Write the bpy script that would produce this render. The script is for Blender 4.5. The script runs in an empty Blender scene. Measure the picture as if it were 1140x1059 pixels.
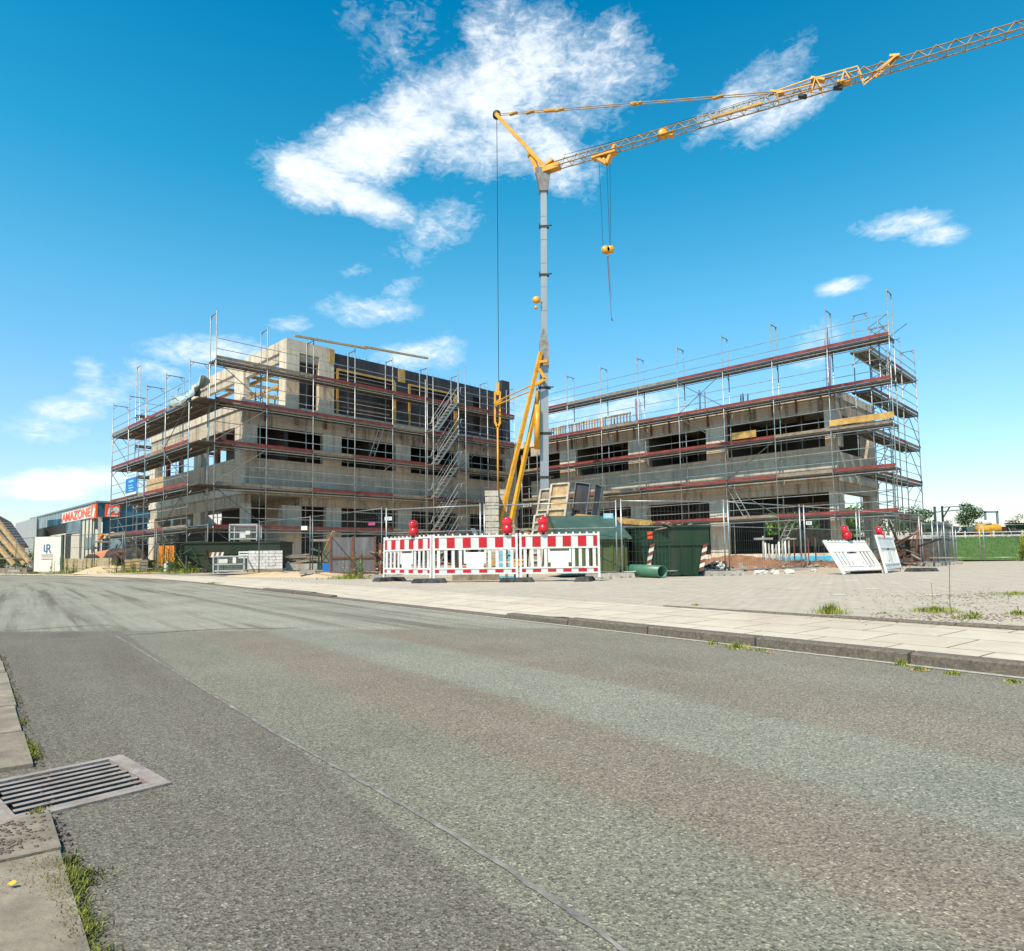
import bpy, math, random
from mathutils import Vector, Matrix
random.seed(7)
SC = bpy.context.scene
COL = SC.collection
R_ = math.radians
# ------------------------------------------------------------------ camera numbers
PXW = 1140.0
FPX, PITCH, ROLL, CX, CY, HC = 741.478, 0.069575, -0.0144, 570.0, 568.37, 0.65
Fv = Vector((0, math.cos(PITCH), math.sin(PITCH)))
U0 = Vector((0, -math.sin(PITCH), math.cos(PITCH)))
R0 = Vector((1, 0, 0))
Rv = R0*math.cos(ROLL) + U0*math.sin(ROLL)
Uv = -R0*math.sin(ROLL) + U0*math.cos(ROLL)
CAM = Vector((0, 0, HC))
def ray(x, y): return Fv + Rv*((x-CX)/FPX) - Uv*((y-CY)/FPX)
def at(x, y, Y):                     # point at distance Y ahead, on the line of sight of a photo point
    d = ray(x, y); return CAM + d*(Y/d.y)
def gnd(x, y, z=0.08):
    d = ray(x, y); return CAM + d*((z-HC)/d.z)
def XatY(x, Y, y=620): return at(x, y, Y).x

cam = bpy.data.cameras.new('camera'); co = bpy.data.objects.new('camera', cam); COL.objects.link(co)
cam.sensor_fit = 'HORIZONTAL'; cam.sensor_width = 36; cam.lens = FPX/PXW*36
cam.shift_x = 0; cam.shift_y = (CY-529.5)/PXW
cam.clip_start = 0.05; cam.clip_end = 5000
m3 = Matrix((Rv, Uv, -Fv)).transposed()
co.matrix_world = Matrix.Translation(CAM) @ m3.to_4x4()
SC.camera = co

# ------------------------------------------------------------------ mesh builder
class MB:
    def __init__(s): s.v = []; s.f = []; s.m = []; s.uv = None; s.sm = []
    def quad(s, a, b, c, d, m=0, sm=False):
        n = len(s.v); s.v += [tuple(a), tuple(b), tuple(c), tuple(d)]; s.f.append((n, n+1, n+2, n+3)); s.m.append(m); s.sm.append(sm)
    def tri(s, a, b, c, m=0):
        n = len(s.v); s.v += [tuple(a), tuple(b), tuple(c)]; s.f.append((n, n+1, n+2)); s.m.append(m); s.sm.append(False)
    def hexa(s, p, m=0):             # p: 8 corners, bottom ccw 0-3, top 4-7
        n = len(s.v); s.v += [tuple(q) for q in p]
        for f in ((3,2,1,0),(4,5,6,7),(0,1,5,4),(1,2,6,5),(2,3,7,6),(3,0,4,7)):
            s.f.append(tuple(n+i for i in f)); s.m.append(m); s.sm.append(False)
        return s
    def box(s, x0, x1, y0, y1, z0, z1, m=0):
        return s.hexa([(x0,y0,z0),(x1,y0,z0),(x1,y1,z0),(x0,y1,z0),(x0,y0,z1),(x1,y0,z1),(x1,y1,z1),(x0,y1,z1)], m)
    def beam(s, p0, p1, w, h, m=0, up=(0,0,1)):    # rectangular bar between two points
        p0 = Vector(p0); p1 = Vector(p1); d = (p1-p0).normalized(); u = Vector(up)
        if abs(d.dot(u)) > .98: u = Vector((1, 0, 0))
        a = d.cross(u).normalized()*(w/2); b = a.cross(d).normalized()*(h/2)
        return s.hexa([p0-a-b, p1-a-b, p1+a-b, p0+a-b, p0-a+b, p1-a+b, p1+a+b, p0+a+b], m)
    def tube(s, p0, p1, r, n=6, m=0, r1=None, cap=True):
        p0 = Vector(p0); p1 = Vector(p1); d = (p1-p0)
        if d.length < 1e-6: return s
        d.normalize(); u = Vector((0,0,1)) if abs(d.z) < .9 else Vector((1,0,0))
        a = d.cross(u).normalized(); b = d.cross(a).normalized(); r1 = r if r1 is None else r1
        k = len(s.v)
        for i in range(n):
            t = 2*math.pi*i/n; e = a*math.cos(t)+b*math.sin(t)
            s.v.append(tuple(p0+e*r)); s.v.append(tuple(p1+e*r1))
        for i in range(n):
            j = (i+1) % n
            s.f.append((k+2*i, k+2*i+1, k+2*j+1, k+2*j)); s.m.append(m); s.sm.append(n > 5)
        if cap:
            s.f.append(tuple(k+2*i for i in range(n))); s.m.append(m); s.sm.append(False)
            s.f.append(tuple(k+2*i+1 for i in reversed(range(n)))); s.m.append(m); s.sm.append(False)
        return s
    def path(s, pts, r, n=6, m=0):
        for a, b in zip(pts, pts[1:]): s.tube(a, b, r, n, m)
        return s
    def lathe(s, prof, c=(0,0,0), n=14, m=0, axis='z'):
        k = len(s.v); c = Vector(c)
        for (r, h) in prof:
            for i in range(n):
                t = 2*math.pi*i/n; p = (r*math.cos(t), r*math.sin(t), h)
                if axis == 'y': p = (p[0], p[2], p[1])
                if axis == 'x': p = (p[2], p[0], p[1])
                s.v.append(tuple(c+Vector(p)))
        for q in range(len(prof)-1):
            for i in range(n):
                j = (i+1) % n
                s.f.append((k+q*n+i, k+q*n+j, k+(q+1)*n+j, k+(q+1)*n+i)); s.m.append(m); s.sm.append(True)
        return s
    def prism(s, poly, z0, z1, m=0):
        n = len(poly); k = len(s.v)
        for z in (z0, z1): s.v += [(p[0], p[1], z) for p in poly]
        s.f.append(tuple(k+i for i in reversed(range(n)))); s.m.append(m); s.sm.append(False)
        s.f.append(tuple(k+n+i for i in range(n))); s.m.append(m); s.sm.append(False)
        for i in range(n):
            j = (i+1) % n; s.f.append((k+i, k+j, k+n+j, k+n+i)); s.m.append(m); s.sm.append(False)
        return s
    def extr(s, poly, d, m=0):       # 3D polygon pushed along vector d
        n = len(poly); k = len(s.v); d = Vector(d)
        s.v += [tuple(Vector(p)) for p in poly] + [tuple(Vector(p)+d) for p in poly]
        s.f.append(tuple(k+i for i in reversed(range(n)))); s.f.append(tuple(k+n+i for i in range(n)))
        s.m += [m, m]; s.sm += [False, False]
        for i in range(n):
            j = (i+1) % n; s.f.append((k+i, k+j, k+n+j, k+n+i)); s.m.append(m); s.sm.append(False)
        return s
    def xf(s, M, i0=0):
        for i in range(i0, len(s.v)): s.v[i] = tuple(M @ Vector(s.v[i]))
        return s
    def build(s, name, mats, parent=None):
        me = bpy.data.meshes.new(name); me.from_pydata(s.v, [], s.f)
        if not isinstance(mats, (list, tuple)): mats = [mats]
        for mt in mats: me.materials.append(mt)
        me.polygons.foreach_set('material_index', s.m)
        me.polygons.foreach_set('use_smooth', s.sm)
        if s.uv is not None:
            l = me.uv_layers.new(name='UVMap')
            for p in me.polygons:
                for li in p.loop_indices: l.data[li].uv = s.uv[me.loops[li].vertex_index]
        me.update()
        o = bpy.data.objects.new(name, me); COL.objects.link(o)
        if parent is not None: o.parent = parent
        return o
def thing(name, label, cat, loc=(0,0,0), rz=0, group=None):
    o = bpy.data.objects.new(name, None); COL.objects.link(o); o.empty_display_size = .3
    o.location = loc; o.rotation_euler = (0, 0, rz); o['label'] = label; o['category'] = cat
    if group: o['group'] = group
    return o
def tag(o, label=None, cat=None, group=None, kind=None):
    if label: o['label'] = label
    if cat: o['category'] = cat
    if group: o['group'] = group
    if kind: o['kind'] = kind
    return o
def dup(root, loc=None, rz=None, label=None):
    def cp(o, par):
        c = o.copy(); COL.objects.link(c)
        if par is not None: c.parent = par
        for ch in list(o.children): cp(ch, c)
        return c
    c = cp(root, None)
    if loc is not None: c.location = loc
    if rz is not None: c.rotation_euler = (0, 0, rz)
    if label: c['label'] = label
    return c
def single(mb, name, mats, label, cat, loc=None, group=None):    # a thing that is one mesh, origin at its base
    if loc is not None: mb.xf(Matrix.Translation(-Vector(loc)))
    o = mb.build(name, mats)
    if loc is not None: o.location = loc
    return tag(o, label, cat, group)
def text(s, size, mat, parent, loc, rot, ext=.004, name='lettering', ax='CENTER', sx=1, bold=0, fit=None):
    c = bpy.data.curves.new(name, 'FONT'); c.body = s; c.size = size; c.extrude = ext; c.align_x = ax; c.align_y = 'CENTER'; c.offset = bold
    t = bpy.data.objects.new('tmp', c); COL.objects.link(t); bpy.context.view_layer.update()
    me = bpy.data.meshes.new_from_object(t.evaluated_get(bpy.context.evaluated_depsgraph_get())); me.name = name
    bpy.data.objects.remove(t); bpy.data.curves.remove(c); me.materials.clear(); me.materials.append(mat)
    o = bpy.data.objects.new(name, me); COL.objects.link(o)
    if fit: xs = [v.co.x for v in me.vertices]; sx = fit/(max(xs)-min(xs))
    o.location = loc; o.rotation_euler = rot; o.scale = (sx, 1, 1)
    if parent is not None: o.parent = parent
    return o

# ------------------------------------------------------------------ materials
def nm(name):
    m = bpy.data.materials.new(name); m.use_nodes = True; nt = m.node_tree; nt.nodes.clear()
    out = nt.nodes.new('ShaderNodeOutputMaterial'); b = nt.nodes.new('ShaderNodeBsdfPrincipled')
    nt.links.new(b.outputs[0], out.inputs[0]); return m, nt, b
def nd(nt, typ, **kw):
    n = nt.nodes.new(typ)
    for k, v in kw.items():
        if k[0] == '_': n.inputs[k[1:].replace('_', ' ')].default_value = v
        else: setattr(n, k, v)
    return n
def c4(c): return (c[0], c[1], c[2], 1)
def ramp(nt, fac, stops, interp='LINEAR'):
    r = nt.nodes.new('ShaderNodeValToRGB'); r.color_ramp.interpolation = interp
    e = r.color_ramp.elements
    while len(e) < len(stops): e.new(.5)
    for el, (p, c) in zip(e, stops): el.position = p; el.color = c4(c) if len(c) == 3 else c
    if fac is not None: nt.links.new(fac, r.inputs[0])
    return r
def mix(nt, fac, a, b, typ='MIX'):
    n = nt.nodes.new('ShaderNodeMix'); n.data_type = 'RGBA'; n.blend_type = typ
    for s, v in ((0, fac), (6, a), (7, b)):
        if hasattr(v, 'is_linked') or hasattr(v, 'links'): nt.links.new(v, n.inputs[s])
        elif isinstance(v, (int, float)): n.inputs[s].default_value = v
        else: n.inputs[s].default_value = c4(v)
    return n.outputs[2]
def noise(nt, vec, sc, det=4, rough=.6, dist=0):
    n = nt.nodes.new('ShaderNodeTexNoise'); n.inputs['Scale'].default_value = sc; n.inputs['Detail'].default_value = det
    n.inputs['Roughness'].default_value = rough; n.inputs['Distortion'].default_value = dist
    if vec is not None: nt.links.new(vec, n.inputs['Vector'])
    return n.outputs[0]
def mathn(nt, op, a, b=None, clamp=False):
    n = nt.nodes.new('ShaderNodeMath'); n.operation = op; n.use_clamp = clamp
    for i, v in enumerate((a, b)):
        if v is None: continue
        if isinstance(v, (int, float)): n.inputs[i].default_value = v
        else: nt.links.new(v, n.inputs[i])
    return n.outputs[0]
def mapping(nt, vec, sc=(1,1,1), rot=(0,0,0), loc=(0,0,0)):
    n = nt.nodes.new('ShaderNodeMapping'); n.inputs['Scale'].default_value = sc; n.inputs['Rotation'].default_value = rot; n.inputs['Location'].default_value = loc
    nt.links.new(vec, n.inputs['Vector']); return n.outputs[0]
def objco(nt, w='Object'): return nt.nodes.new('ShaderNodeTexCoord').outputs[w]
def bump(nt, b, h, strength=.3, dist=.02):
    n = nt.nodes.new('ShaderNodeBump'); n.inputs['Strength'].default_value = strength; n.inputs['Distance'].default_value = dist
    nt.links.new(h, n.inputs['Height']); nt.links.new(n.outputs[0], b.inputs['Normal'])
def mat(name, col, rough=.7, var=.25, sc=3.0, dirt=None, metal=0, bmp=.15, bsc=25, spec=.4, streak=False, coat=0):
    m, nt, b = nm(name); co_ = objco(nt)
    v = mapping(nt, co_, (1, 1, .18)) if streak else co_
    n1 = noise(nt, v, sc, 6, .65); lo = [c*(1-var) for c in col]; hi = [min(1, c*(1+var)) for c in col]
    c = ramp(nt, n1, [(.3, lo), (.7, hi)]).outputs[0]
    if dirt:
        n2 = noise(nt, v, sc*.6+.7, 8, .7, .4)
        c = mix(nt, ramp(nt, n2, [(.48, (0,0,0)), (.68, (.8,.8,.8))]).outputs[0], c, dirt)
    nt.links.new(c, b.inputs['Base Color'])
    b.inputs['Roughness'].default_value = rough; b.inputs['Metallic'].default_value = metal
    b.inputs['Specular IOR Level'].default_value = spec; b.inputs['Coat Weight'].default_value = coat
    if bmp: bump(nt, b, noise(nt, co_, bsc, 4), bmp, .01)
    return m
def concrete(name, col, stain=(.10,.078,.055), boards=False, blocks=False, st=.72):
    m, nt, b = nm(name); co_ = objco(nt)
    big = noise(nt, co_, .6, 5, .6); sm = noise(nt, co_, 9, 6, .7)
    strk = noise(nt, mapping(nt, co_, (1.6, 1.6, .14)), 2.2, 7, .7, .2)
    c = ramp(nt, big, [(.3, [k*.78 for k in col]), (.55, col), (.75, [min(1, k*1.2) for k in col])]).outputs[0]
    c = mix(nt, .5, c, ramp(nt, sm, [(.3, [k*.7 for k in col]), (.7, [min(1, k*1.25) for k in col])]).outputs[0])
    c = mix(nt, ramp(nt, strk, [(.5, (0,0,0)), (.72, (st, st, st))]).outputs[0], c, stain)
    h = sm
    if boards or blocks:
        br = nt.nodes.new('ShaderNodeTexBrick')
        sep = nt.nodes.new('ShaderNodeSeparateXYZ'); nt.links.new(co_, sep.inputs[0])
        cmb = nt.nodes.new('ShaderNodeCombineXYZ')
        nt.links.new(mathn(nt, 'ADD', sep.outputs[0], sep.outputs[1]), cmb.inputs[0]); nt.links.new(sep.outputs[2], cmb.inputs[1])
        nt.links.new(cmb.outputs[0], br.inputs['Vector'])
        br.inputs['Scale'].default_value = 1
        if boards: br.inputs['Brick Width'].default_value = .11; br.inputs['Row Height'].default_value = 40; br.offset = 0
        else: br.inputs['Brick Width'].default_value = .6; br.inputs['Row Height'].default_value = .3
        br.inputs['Mortar Size'].default_value = .006 if boards else .009; br.inputs['Mortar Smooth'].default_value = .3
        br.inputs['Color1'].default_value = (1, 1, 1, 1); br.inputs['Color2'].default_value = (.8, .8, .8, 1); br.inputs['Mortar'].default_value = (.5, .47, .42, 1) if boards else (.5, .47, .43, 1)
        c = mix(nt, .8, c, br.outputs[0], 'MULTIPLY'); h = mathn(nt, 'ADD', mathn(nt, 'MULTIPLY', br.outputs[1], -.6), sm)
    if not (boards or blocks):
        br = nt.nodes.new('ShaderNodeTexBrick'); sep = nt.nodes.new('ShaderNodeSeparateXYZ'); nt.links.new(co_, sep.inputs[0]); cmb = nt.nodes.new('ShaderNodeCombineXYZ')
        nt.links.new(mathn(nt, 'ADD', sep.outputs[0], sep.outputs[1]), cmb.inputs[0]); nt.links.new(sep.outputs[2], cmb.inputs[1]); nt.links.new(cmb.outputs[0], br.inputs['Vector'])
        br.offset = 0; br.inputs['Scale'].default_value = 1; br.inputs['Brick Width'].default_value = 1.25; br.inputs['Row Height'].default_value = 1.31; br.inputs['Mortar Size'].default_value = .012; br.inputs['Mortar Smooth'].default_value = .5
        br.inputs['Color1'].default_value = (1, 1, 1, 1); br.inputs['Color2'].default_value = (.86, .86, .86, 1); br.inputs['Mortar'].default_value = (.5, .47, .43, 1)
        vh = nt.nodes.new('ShaderNodeTexVoronoi'); vh.inputs['Scale'].default_value = 1.6; vh.inputs['Randomness'].default_value = .25; nt.links.new(co_, vh.inputs['Vector'])
        c = mix(nt, .75, c, br.outputs[0], 'MULTIPLY'); c = mix(nt, ramp(nt, vh.outputs['Distance'], [(.035, (.85,.85,.85)), (.05, (0,0,0))]).outputs[0], c, (.06,.05,.04))
    nt.links.new(c, b.inputs['Base Color']); b.inputs['Roughness'].default_value = .9; b.inputs['Specular IOR Level'].default_value = .2
    bump(nt, b, h, .35, .02); return m
M = {}
M['conc'] = concrete('concrete_cast', (.64, .545, .43))
M['concb'] = concrete('concrete_board_marked', (.68, .58, .46), boards=True)
M['block'] = concrete('masonry_blocks', (.57, .485, .385), blocks=True, st=.45)
M['concd'] = concrete('concrete_interior_shaded', (.075, .068, .06))  # near-black base colour paints the shade of the openings into the inside concrete
M['conch'] = concrete('concrete_beam_stained', (.50, .42, .33), stain=(.05,.04,.03), st=.9)
M['galv'] = mat('galvanised_steel', (.36, .375, .37), .42, .3, 6, (.25,.24,.21), .6, .05, 40)
M['galvd'] = mat('galvanised_steel_dull', (.13, .145, .145), .5, .3, 6, (.16,.12,.09), .5, .05, 40)
M['alu'] = mat('aluminium', (.48, .47, .44), .4, .2, 8, (.4,.38,.33), .5, 0)
M['plank'] = mat('deck_plank', (.13, .10, .08), .85, .35, 5, (.09,.075,.06), 0, .2, 30, .2)
M['deckedge'] = mat('deck_edge_rail', (.22, .19, .16), .6, .3, 5, (.25,.2,.16), .3, 0)
M['toe'] = mat('toe_board_red', (.21, .045, .04), .75, .4, 2.5, (.13,.055,.045), 0, .1, 20, .25)
M['wood'] = mat('raw_timber', (.46, .31, .16), .8, .3, 6, (.28,.19,.11), 0, .2, 30, .2)
M['woodg'] = mat('weathered_timber', (.25, .2, .15), .85, .35, 5, (.12,.1,.08), 0, .2, 30, .2)
M['ply'] = mat('yellow_formwork_timber', (.48, .29, .09), .75, .3, 3, (.3,.18,.07), 0, .1, 20, .3)
M['film'] = mat('formwork_film_black', (.022, .018, .022), .45, .5, 1.5, (.06,.045,.04), 0, .1, 10, .5, True)
M['yel'] = mat('crane_yellow', (.68, .31, .012), .45, .18, 4, (.35,.17,.03), 0, .03, 20, .5)
M['red'] = mat('red_lacquer', (.5, .03, .02), .5, .3, 5, (.25,.04,.03), 0, .03)
M['rust'] = mat('rusty_steel', (.22, .075, .045), .8, .35, 8, (.1,.05,.03), .1, .2, 30, .2)
M['dark'] = mat('dark_iron', (.03, .028, .026), .6, .3, 8, None, .2, .1)
M['black'] = mat('black_rubber', (.03, .03, .03), .85, .3, 8, (.09,.085,.075), 0, .2, 30)
M['dgreen'] = mat('dark_green_lacquer', (.012, .045, .018), .55, .35, 2, (.035,.03,.015), 0, .08, 12, .4, True)
M['green'] = mat('container_green', (.005, .03, .011), .5, .35, 2, (.03,.035,.018), 0, .08, 12, .4, True)
M['lgreen'] = mat('pale_green_lid', (.042, .082, .058), .5, .25, 2, (.09,.11,.075), 0, .06, 12, .4)
M['pipe'] = mat('green_plastic_pipe', (.05, .16, .10), .4, .2, 3, (.1,.14,.1), 0, 0)
M['white'] = mat('white_plastic', (.68, .665, .63), .5, .08, 3, (.42,.39,.35), 0, .03, 12)
M['whites'] = mat('barrier_sheet_white', (.55, .555, .54), .45, .06, 3, None, 0, 0)
M['reds'] = mat('barrier_sheet_red', (.42, .008, .015), .45, .12, 3, None, 0, 0)
M['lampr'] = mat('lamp_red_plastic', (.5, .006, .012), .3, .12, 6, None, 0, 0, spec=.6)
M['blue'] = mat('sign_blue', (.01, .14, .45), .5, .08, 3, None, 0, 0)
M['cyan'] = mat('sign_pale_blue', (.16, .5, .62), .5, .1, 3, None, 0, 0)
M['tarp'] = mat('blue_tarpaulin', (.07, .33, .46), .55, .25, 3, (.2,.4,.45), 0, .5, 6)
M['orange'] = mat('orange_plastic', (.75, .2, .01), .5, .15, 2, None, 0, 0)
M['orsign'] = mat('orange_red_sign', (.72, .08, .02), .5, .06, 2, None, 0, 0)
M['sand'] = mat('heaped_sand', (.5, .36, .22), .95, .2, 2, (.35,.24,.14), 0, .6, 8)
M['soil'] = mat('red_brown_soil', (.26, .12, .06), .95, .4, 3, (.12,.07,.05), 0, .8, 9)
M['stone'] = mat('grey_stone', (.35, .32, .28), .9, .3, 4, (.2,.17,.14), 0, .4, 12)
M['kerb'] = mat('kerb_stone', (.14, .112, .088), .9, .4, 45, (.075,.058,.045), 0, .5, 60)  # base colour kept dark to carry the shade of the road-side face
M['kerbl'] = mat('gutter_slab', (.24, .19, .14), .9, .45, 5, (.14,.115,.085), 0, .4, 60)
M['iron'] = mat('cast_iron', (.29, .24, .21), .75, .25, 14, (.22,.15,.125), 0, .3, 60, .2)
M['leaf'] = mat('leaf_green', (.075, .125, .025), .7, .45, 6, (.035,.07,.015), 0, 0)
M['leafy'] = mat('leaf_yellow_green', (.34, .34, .035), .7, .4, 6, (.12,.16,.03), 0, 0)
M['moss'] = mat('moss_green', (.085, .09, .012), .85, .5, 20, (.06,.07,.015), 0, 0)
M['treeleaf'] = mat('tree_leaf', (.04, .085, .02), .75, .5, 1, (.02,.045,.012), 0, 0)
M['bark'] = mat('bark', (.12, .09, .06), .9, .3, 4)
M['bluegreen'] = mat('blue_grey_paint', (.16, .22, .25), .5, .2, 4)
M['tile'] = mat('dark_roof_tiles', (.045, .035, .038), .7, .3, 4)
M['render'] = mat('cream_render', (.55, .5, .42), .9, .12, 2)
M['litter'] = mat('white_litter', (.6, .58, .52), .8, .3, 4)
M['gtruss'] = mat('jib_steel', (.38, .215, .055), .55, .35, 5, (.14,.06,.035), .2, 0)
M['mast'] = mat('mast_steel', (.30, .33, .35), .45, .12, 2, (.28,.27,.25), .35, 0, streak=True)
M['ballast'] = mat('ballast_concrete', (.46, .41, .34), .9, .2, 4, (.3,.26,.2), 0, .2)
def glassm():
    m, nt, b = nm('blue_glass'); co_ = objco(nt)
    nt.links.new(ramp(nt, noise(nt, co_, .5, 2), [(.3, (.02,.06,.09)), (.7, (.07,.18,.24))]).outputs[0], b.inputs['Base Color'])
    b.inputs['Roughness'].default_value = .08; b.inputs['Specular IOR Level'].default_value = .8; return m
M['glass'] = glassm()
# ------------------------------------------------------------------ world and sun
SUN_EL, SUN_AZ = 54.0, 210.0        # azimuth clockwise from +Y (direction towards the sun)
w = bpy.data.worlds.new('World'); SC.world = w; w.use_nodes = True; nt = w.node_tree; nt.nodes.clear()
wo = nt.nodes.new('ShaderNodeOutputWorld'); bg = nt.nodes.new('ShaderNodeBackground'); nt.links.new(bg.outputs[0], wo.inputs[0])
sky = nt.nodes.new('ShaderNodeTexSky'); sky.sky_type = 'NISHITA'; sky.sun_disc = False
sky.sun_elevation = R_(SUN_EL); sky.sun_rotation = R_(SUN_AZ); sky.air_density = 1.0; sky.dust_density = .6; sky.ozone_density = 2.5
bg.inputs[1].default_value = .115
tc = nt.nodes.new('ShaderNodeTexCoord'); sp = nt.nodes.new('ShaderNodeSeparateXYZ'); nt.links.new(tc.outputs['Generated'], sp.inputs[0])
az = mathn(nt, 'ARCTAN2', sp.outputs[0], sp.outputs[1]); el = mathn(nt, 'ARCSINE', sp.outputs[2])
cv = nt.nodes.new('ShaderNodeCombineXYZ'); nt.links.new(az, cv.inputs[0]); nt.links.new(el, cv.inputs[1])
def azel(x, y):
    d = ray(x, y).normalized(); return math.atan2(d.x, d.y), math.asin(d.z)
blobs = [ # px, py, rx, ry, tilt(deg, up to the right), weight
 (415,165,75,42,20,1.0),(350,200,55,32,-8,1.0),(400,222,55,22,-12,1.0),(480,120,85,48,25,1.0),(560,95,85,62,20,.92),(540,165,75,36,0,.85),(640,95,85,65,10,.62),(610,165,60,38,-35,.75),
 (540,40,60,45,60,.6),(455,60,40,55,80,.42),(835,105,70,30,20,.62),(870,130,60,22,15,.6),(395,15,22,22,0,.32),(730,85,40,22,0,.3),
 (1000,250,40,11,-6,.95),(1040,262,26,9,-10,.9),(940,318,24,7,3,.85),(495,250,40,22,25,.62),(455,280,30,14,0,.4),(410,346,42,12,4,.8),(325,360,20,7,4,.75),(378,333,14,7,0,.5),(400,300,16,7,10,.5),(440,322,26,9,20,.45),
 (462,395,44,12,12,.9),(497,392,16,16,30,.8),(228,390,48,13,6,.95),(100,413,15,11,0,.85),(172,412,24,9,-6,.7),(80,455,36,12,6,.8),(135,425,34,10,0,.45),(80,535,70,15,10,1.15),(50,548,50,9,0,1.1),
 (600,455,40,16,0,.6),(700,60,50,40,-30,.5),(760,470,40,14,5,.5),(60,480,40,14,0,.5),(110,440,30,12,0,.7),(700,452,60,14,8,.65),(905,385,26,17,30,.75),(640,470,30,10,0,.5),(200,440,30,9,0,.4),(270,392,40,10,0,.6)]
acc = None
for (x, y, rx, ry, tl, wt) in blobs:
    if rx < 50: rx *= 1.3; ry *= 1.4; wt *= .8
    else: rx *= 1.06; ry *= 1.06
    a0, e0 = azel(x, y); a1, e1 = azel(x+rx, y); a2, e2 = azel(x, y-ry)
    ra = max(.006, math.hypot(a1-a0, e1-e0)); rb = max(.004, math.hypot(a2-a0, e2-e0))
    mp = nt.nodes.new('ShaderNodeMapping'); mp.vector_type = 'TEXTURE'
    mp.inputs['Location'].default_value = (a0, e0, 0); mp.inputs['Rotation'].default_value = (0, 0, R_(tl)); mp.inputs['Scale'].default_value = (ra*1.4, rb*1.4, 1)
    nt.links.new(cv.outputs[0], mp.inputs['Vector'])
    gr = nt.nodes.new('ShaderNodeTexGradient'); gr.gradient_type = 'SPHERICAL'; nt.links.new(mp.outputs[0], gr.inputs[0])
    o_ = mathn(nt, 'MULTIPLY', mathn(nt, 'MINIMUM', gr.outputs[1], .7), wt*2.05)
    acc = o_ if acc is None else mathn(nt, 'MAXIMUM', acc, o_)
wv = mapping(nt, cv.outputs[0], (1, 1.5, 1), (0, 0, R_(-18)))
n1 = noise(nt, wv, 8, 10, .6, .9); n2 = noise(nt, mapping(nt, cv.outputs[0], (1, 2.6, 1), (0, 0, R_(-35))), 26, 8, .65, 1.6)
dens = mathn(nt, 'ADD', acc, mathn(nt, 'MULTIPLY', mathn(nt, 'SUBTRACT', n1, .5), 2.4))
dens = mathn(nt, 'ADD', dens, mathn(nt, 'MULTIPLY', mathn(nt, 'SUBTRACT', n2, .5), .9))
n3 = noise(nt, mapping(nt, cv.outputs[0], (1, 2.0, 1), (0, 0, R_(10))), 48, 7, .62, .8)
dens = mathn(nt, 'ADD', dens, mathn(nt, 'MULTIPLY', mathn(nt, 'SUBTRACT', n3, .56), mathn(nt, 'SUBTRACT', 2.2, mathn(nt, 'MULTIPLY', acc, 1.1))))
dens = mathn(nt, 'MULTIPLY', dens, mathn(nt, 'MULTIPLY', acc, 2.0, True))
cm = ramp(nt, mathn(nt, 'MULTIPLY', dens, .62), [(.05, (0,0,0)), (.42, (.27,.27,.27)), (.75, (.74,.74,.74)), (1.05, (.95,.95,.95))]).outputs[0]
hs = nt.nodes.new('ShaderNodeHueSaturation'); hs.inputs['Saturation'].default_value = 1.12; hs.inputs['Hue'].default_value = .488; hs.inputs['Value'].default_value = 1.0
nt.links.new(sky.outputs[0], hs.inputs['Color'])
tint = ramp(nt, mathn(nt, 'MULTIPLY', el, 1.0, True), [(0, (.95,.88,.86)), (.1, (1.0,.98,.98)), (.22, (.92,1.08,1.1)), (.36, (.6,1.18,1.16)), (.52, (.16,1.08,1.12)), (.72, (.0,.86,1.02))])
skyc = mix(nt, 1.0, hs.outputs[0], tint.outputs[0], 'MULTIPLY')
cc = ramp(nt, n2, [(.3, (5.3,5.7,6.1)), (.7, (6.2,6.4,6.6))]).outputs[0]
final = mix(nt, cm, skyc, cc)
nt.links.new(final, bg.inputs[0])
sl = bpy.data.lights.new('sun', 'SUN'); sl.energy = 4.0; sl.angle = R_(.53); sl.color = (1, .89, .73)
so = bpy.data.objects.new('sun', sl); COL.objects.link(so)
dsun = Vector((math.sin(R_(SUN_AZ))*math.cos(R_(SUN_EL)), math.cos(R_(SUN_AZ))*math.cos(R_(SUN_EL)), math.sin(R_(SUN_EL))))
so.rotation_euler = dsun.to_track_quat('Z', 'Y').to_euler(); so.location = (0, 0, 60)
SC.view_settings.view_transform = 'Standard'; SC.view_settings.look = 'None'; SC.view_settings.exposure = 0.74; SC.view_settings.gamma = 1
SC.cycles.max_bounces = 7; SC.cycles.diffuse_bounces = 4; SC.cycles.glossy_bounces = 3

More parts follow.
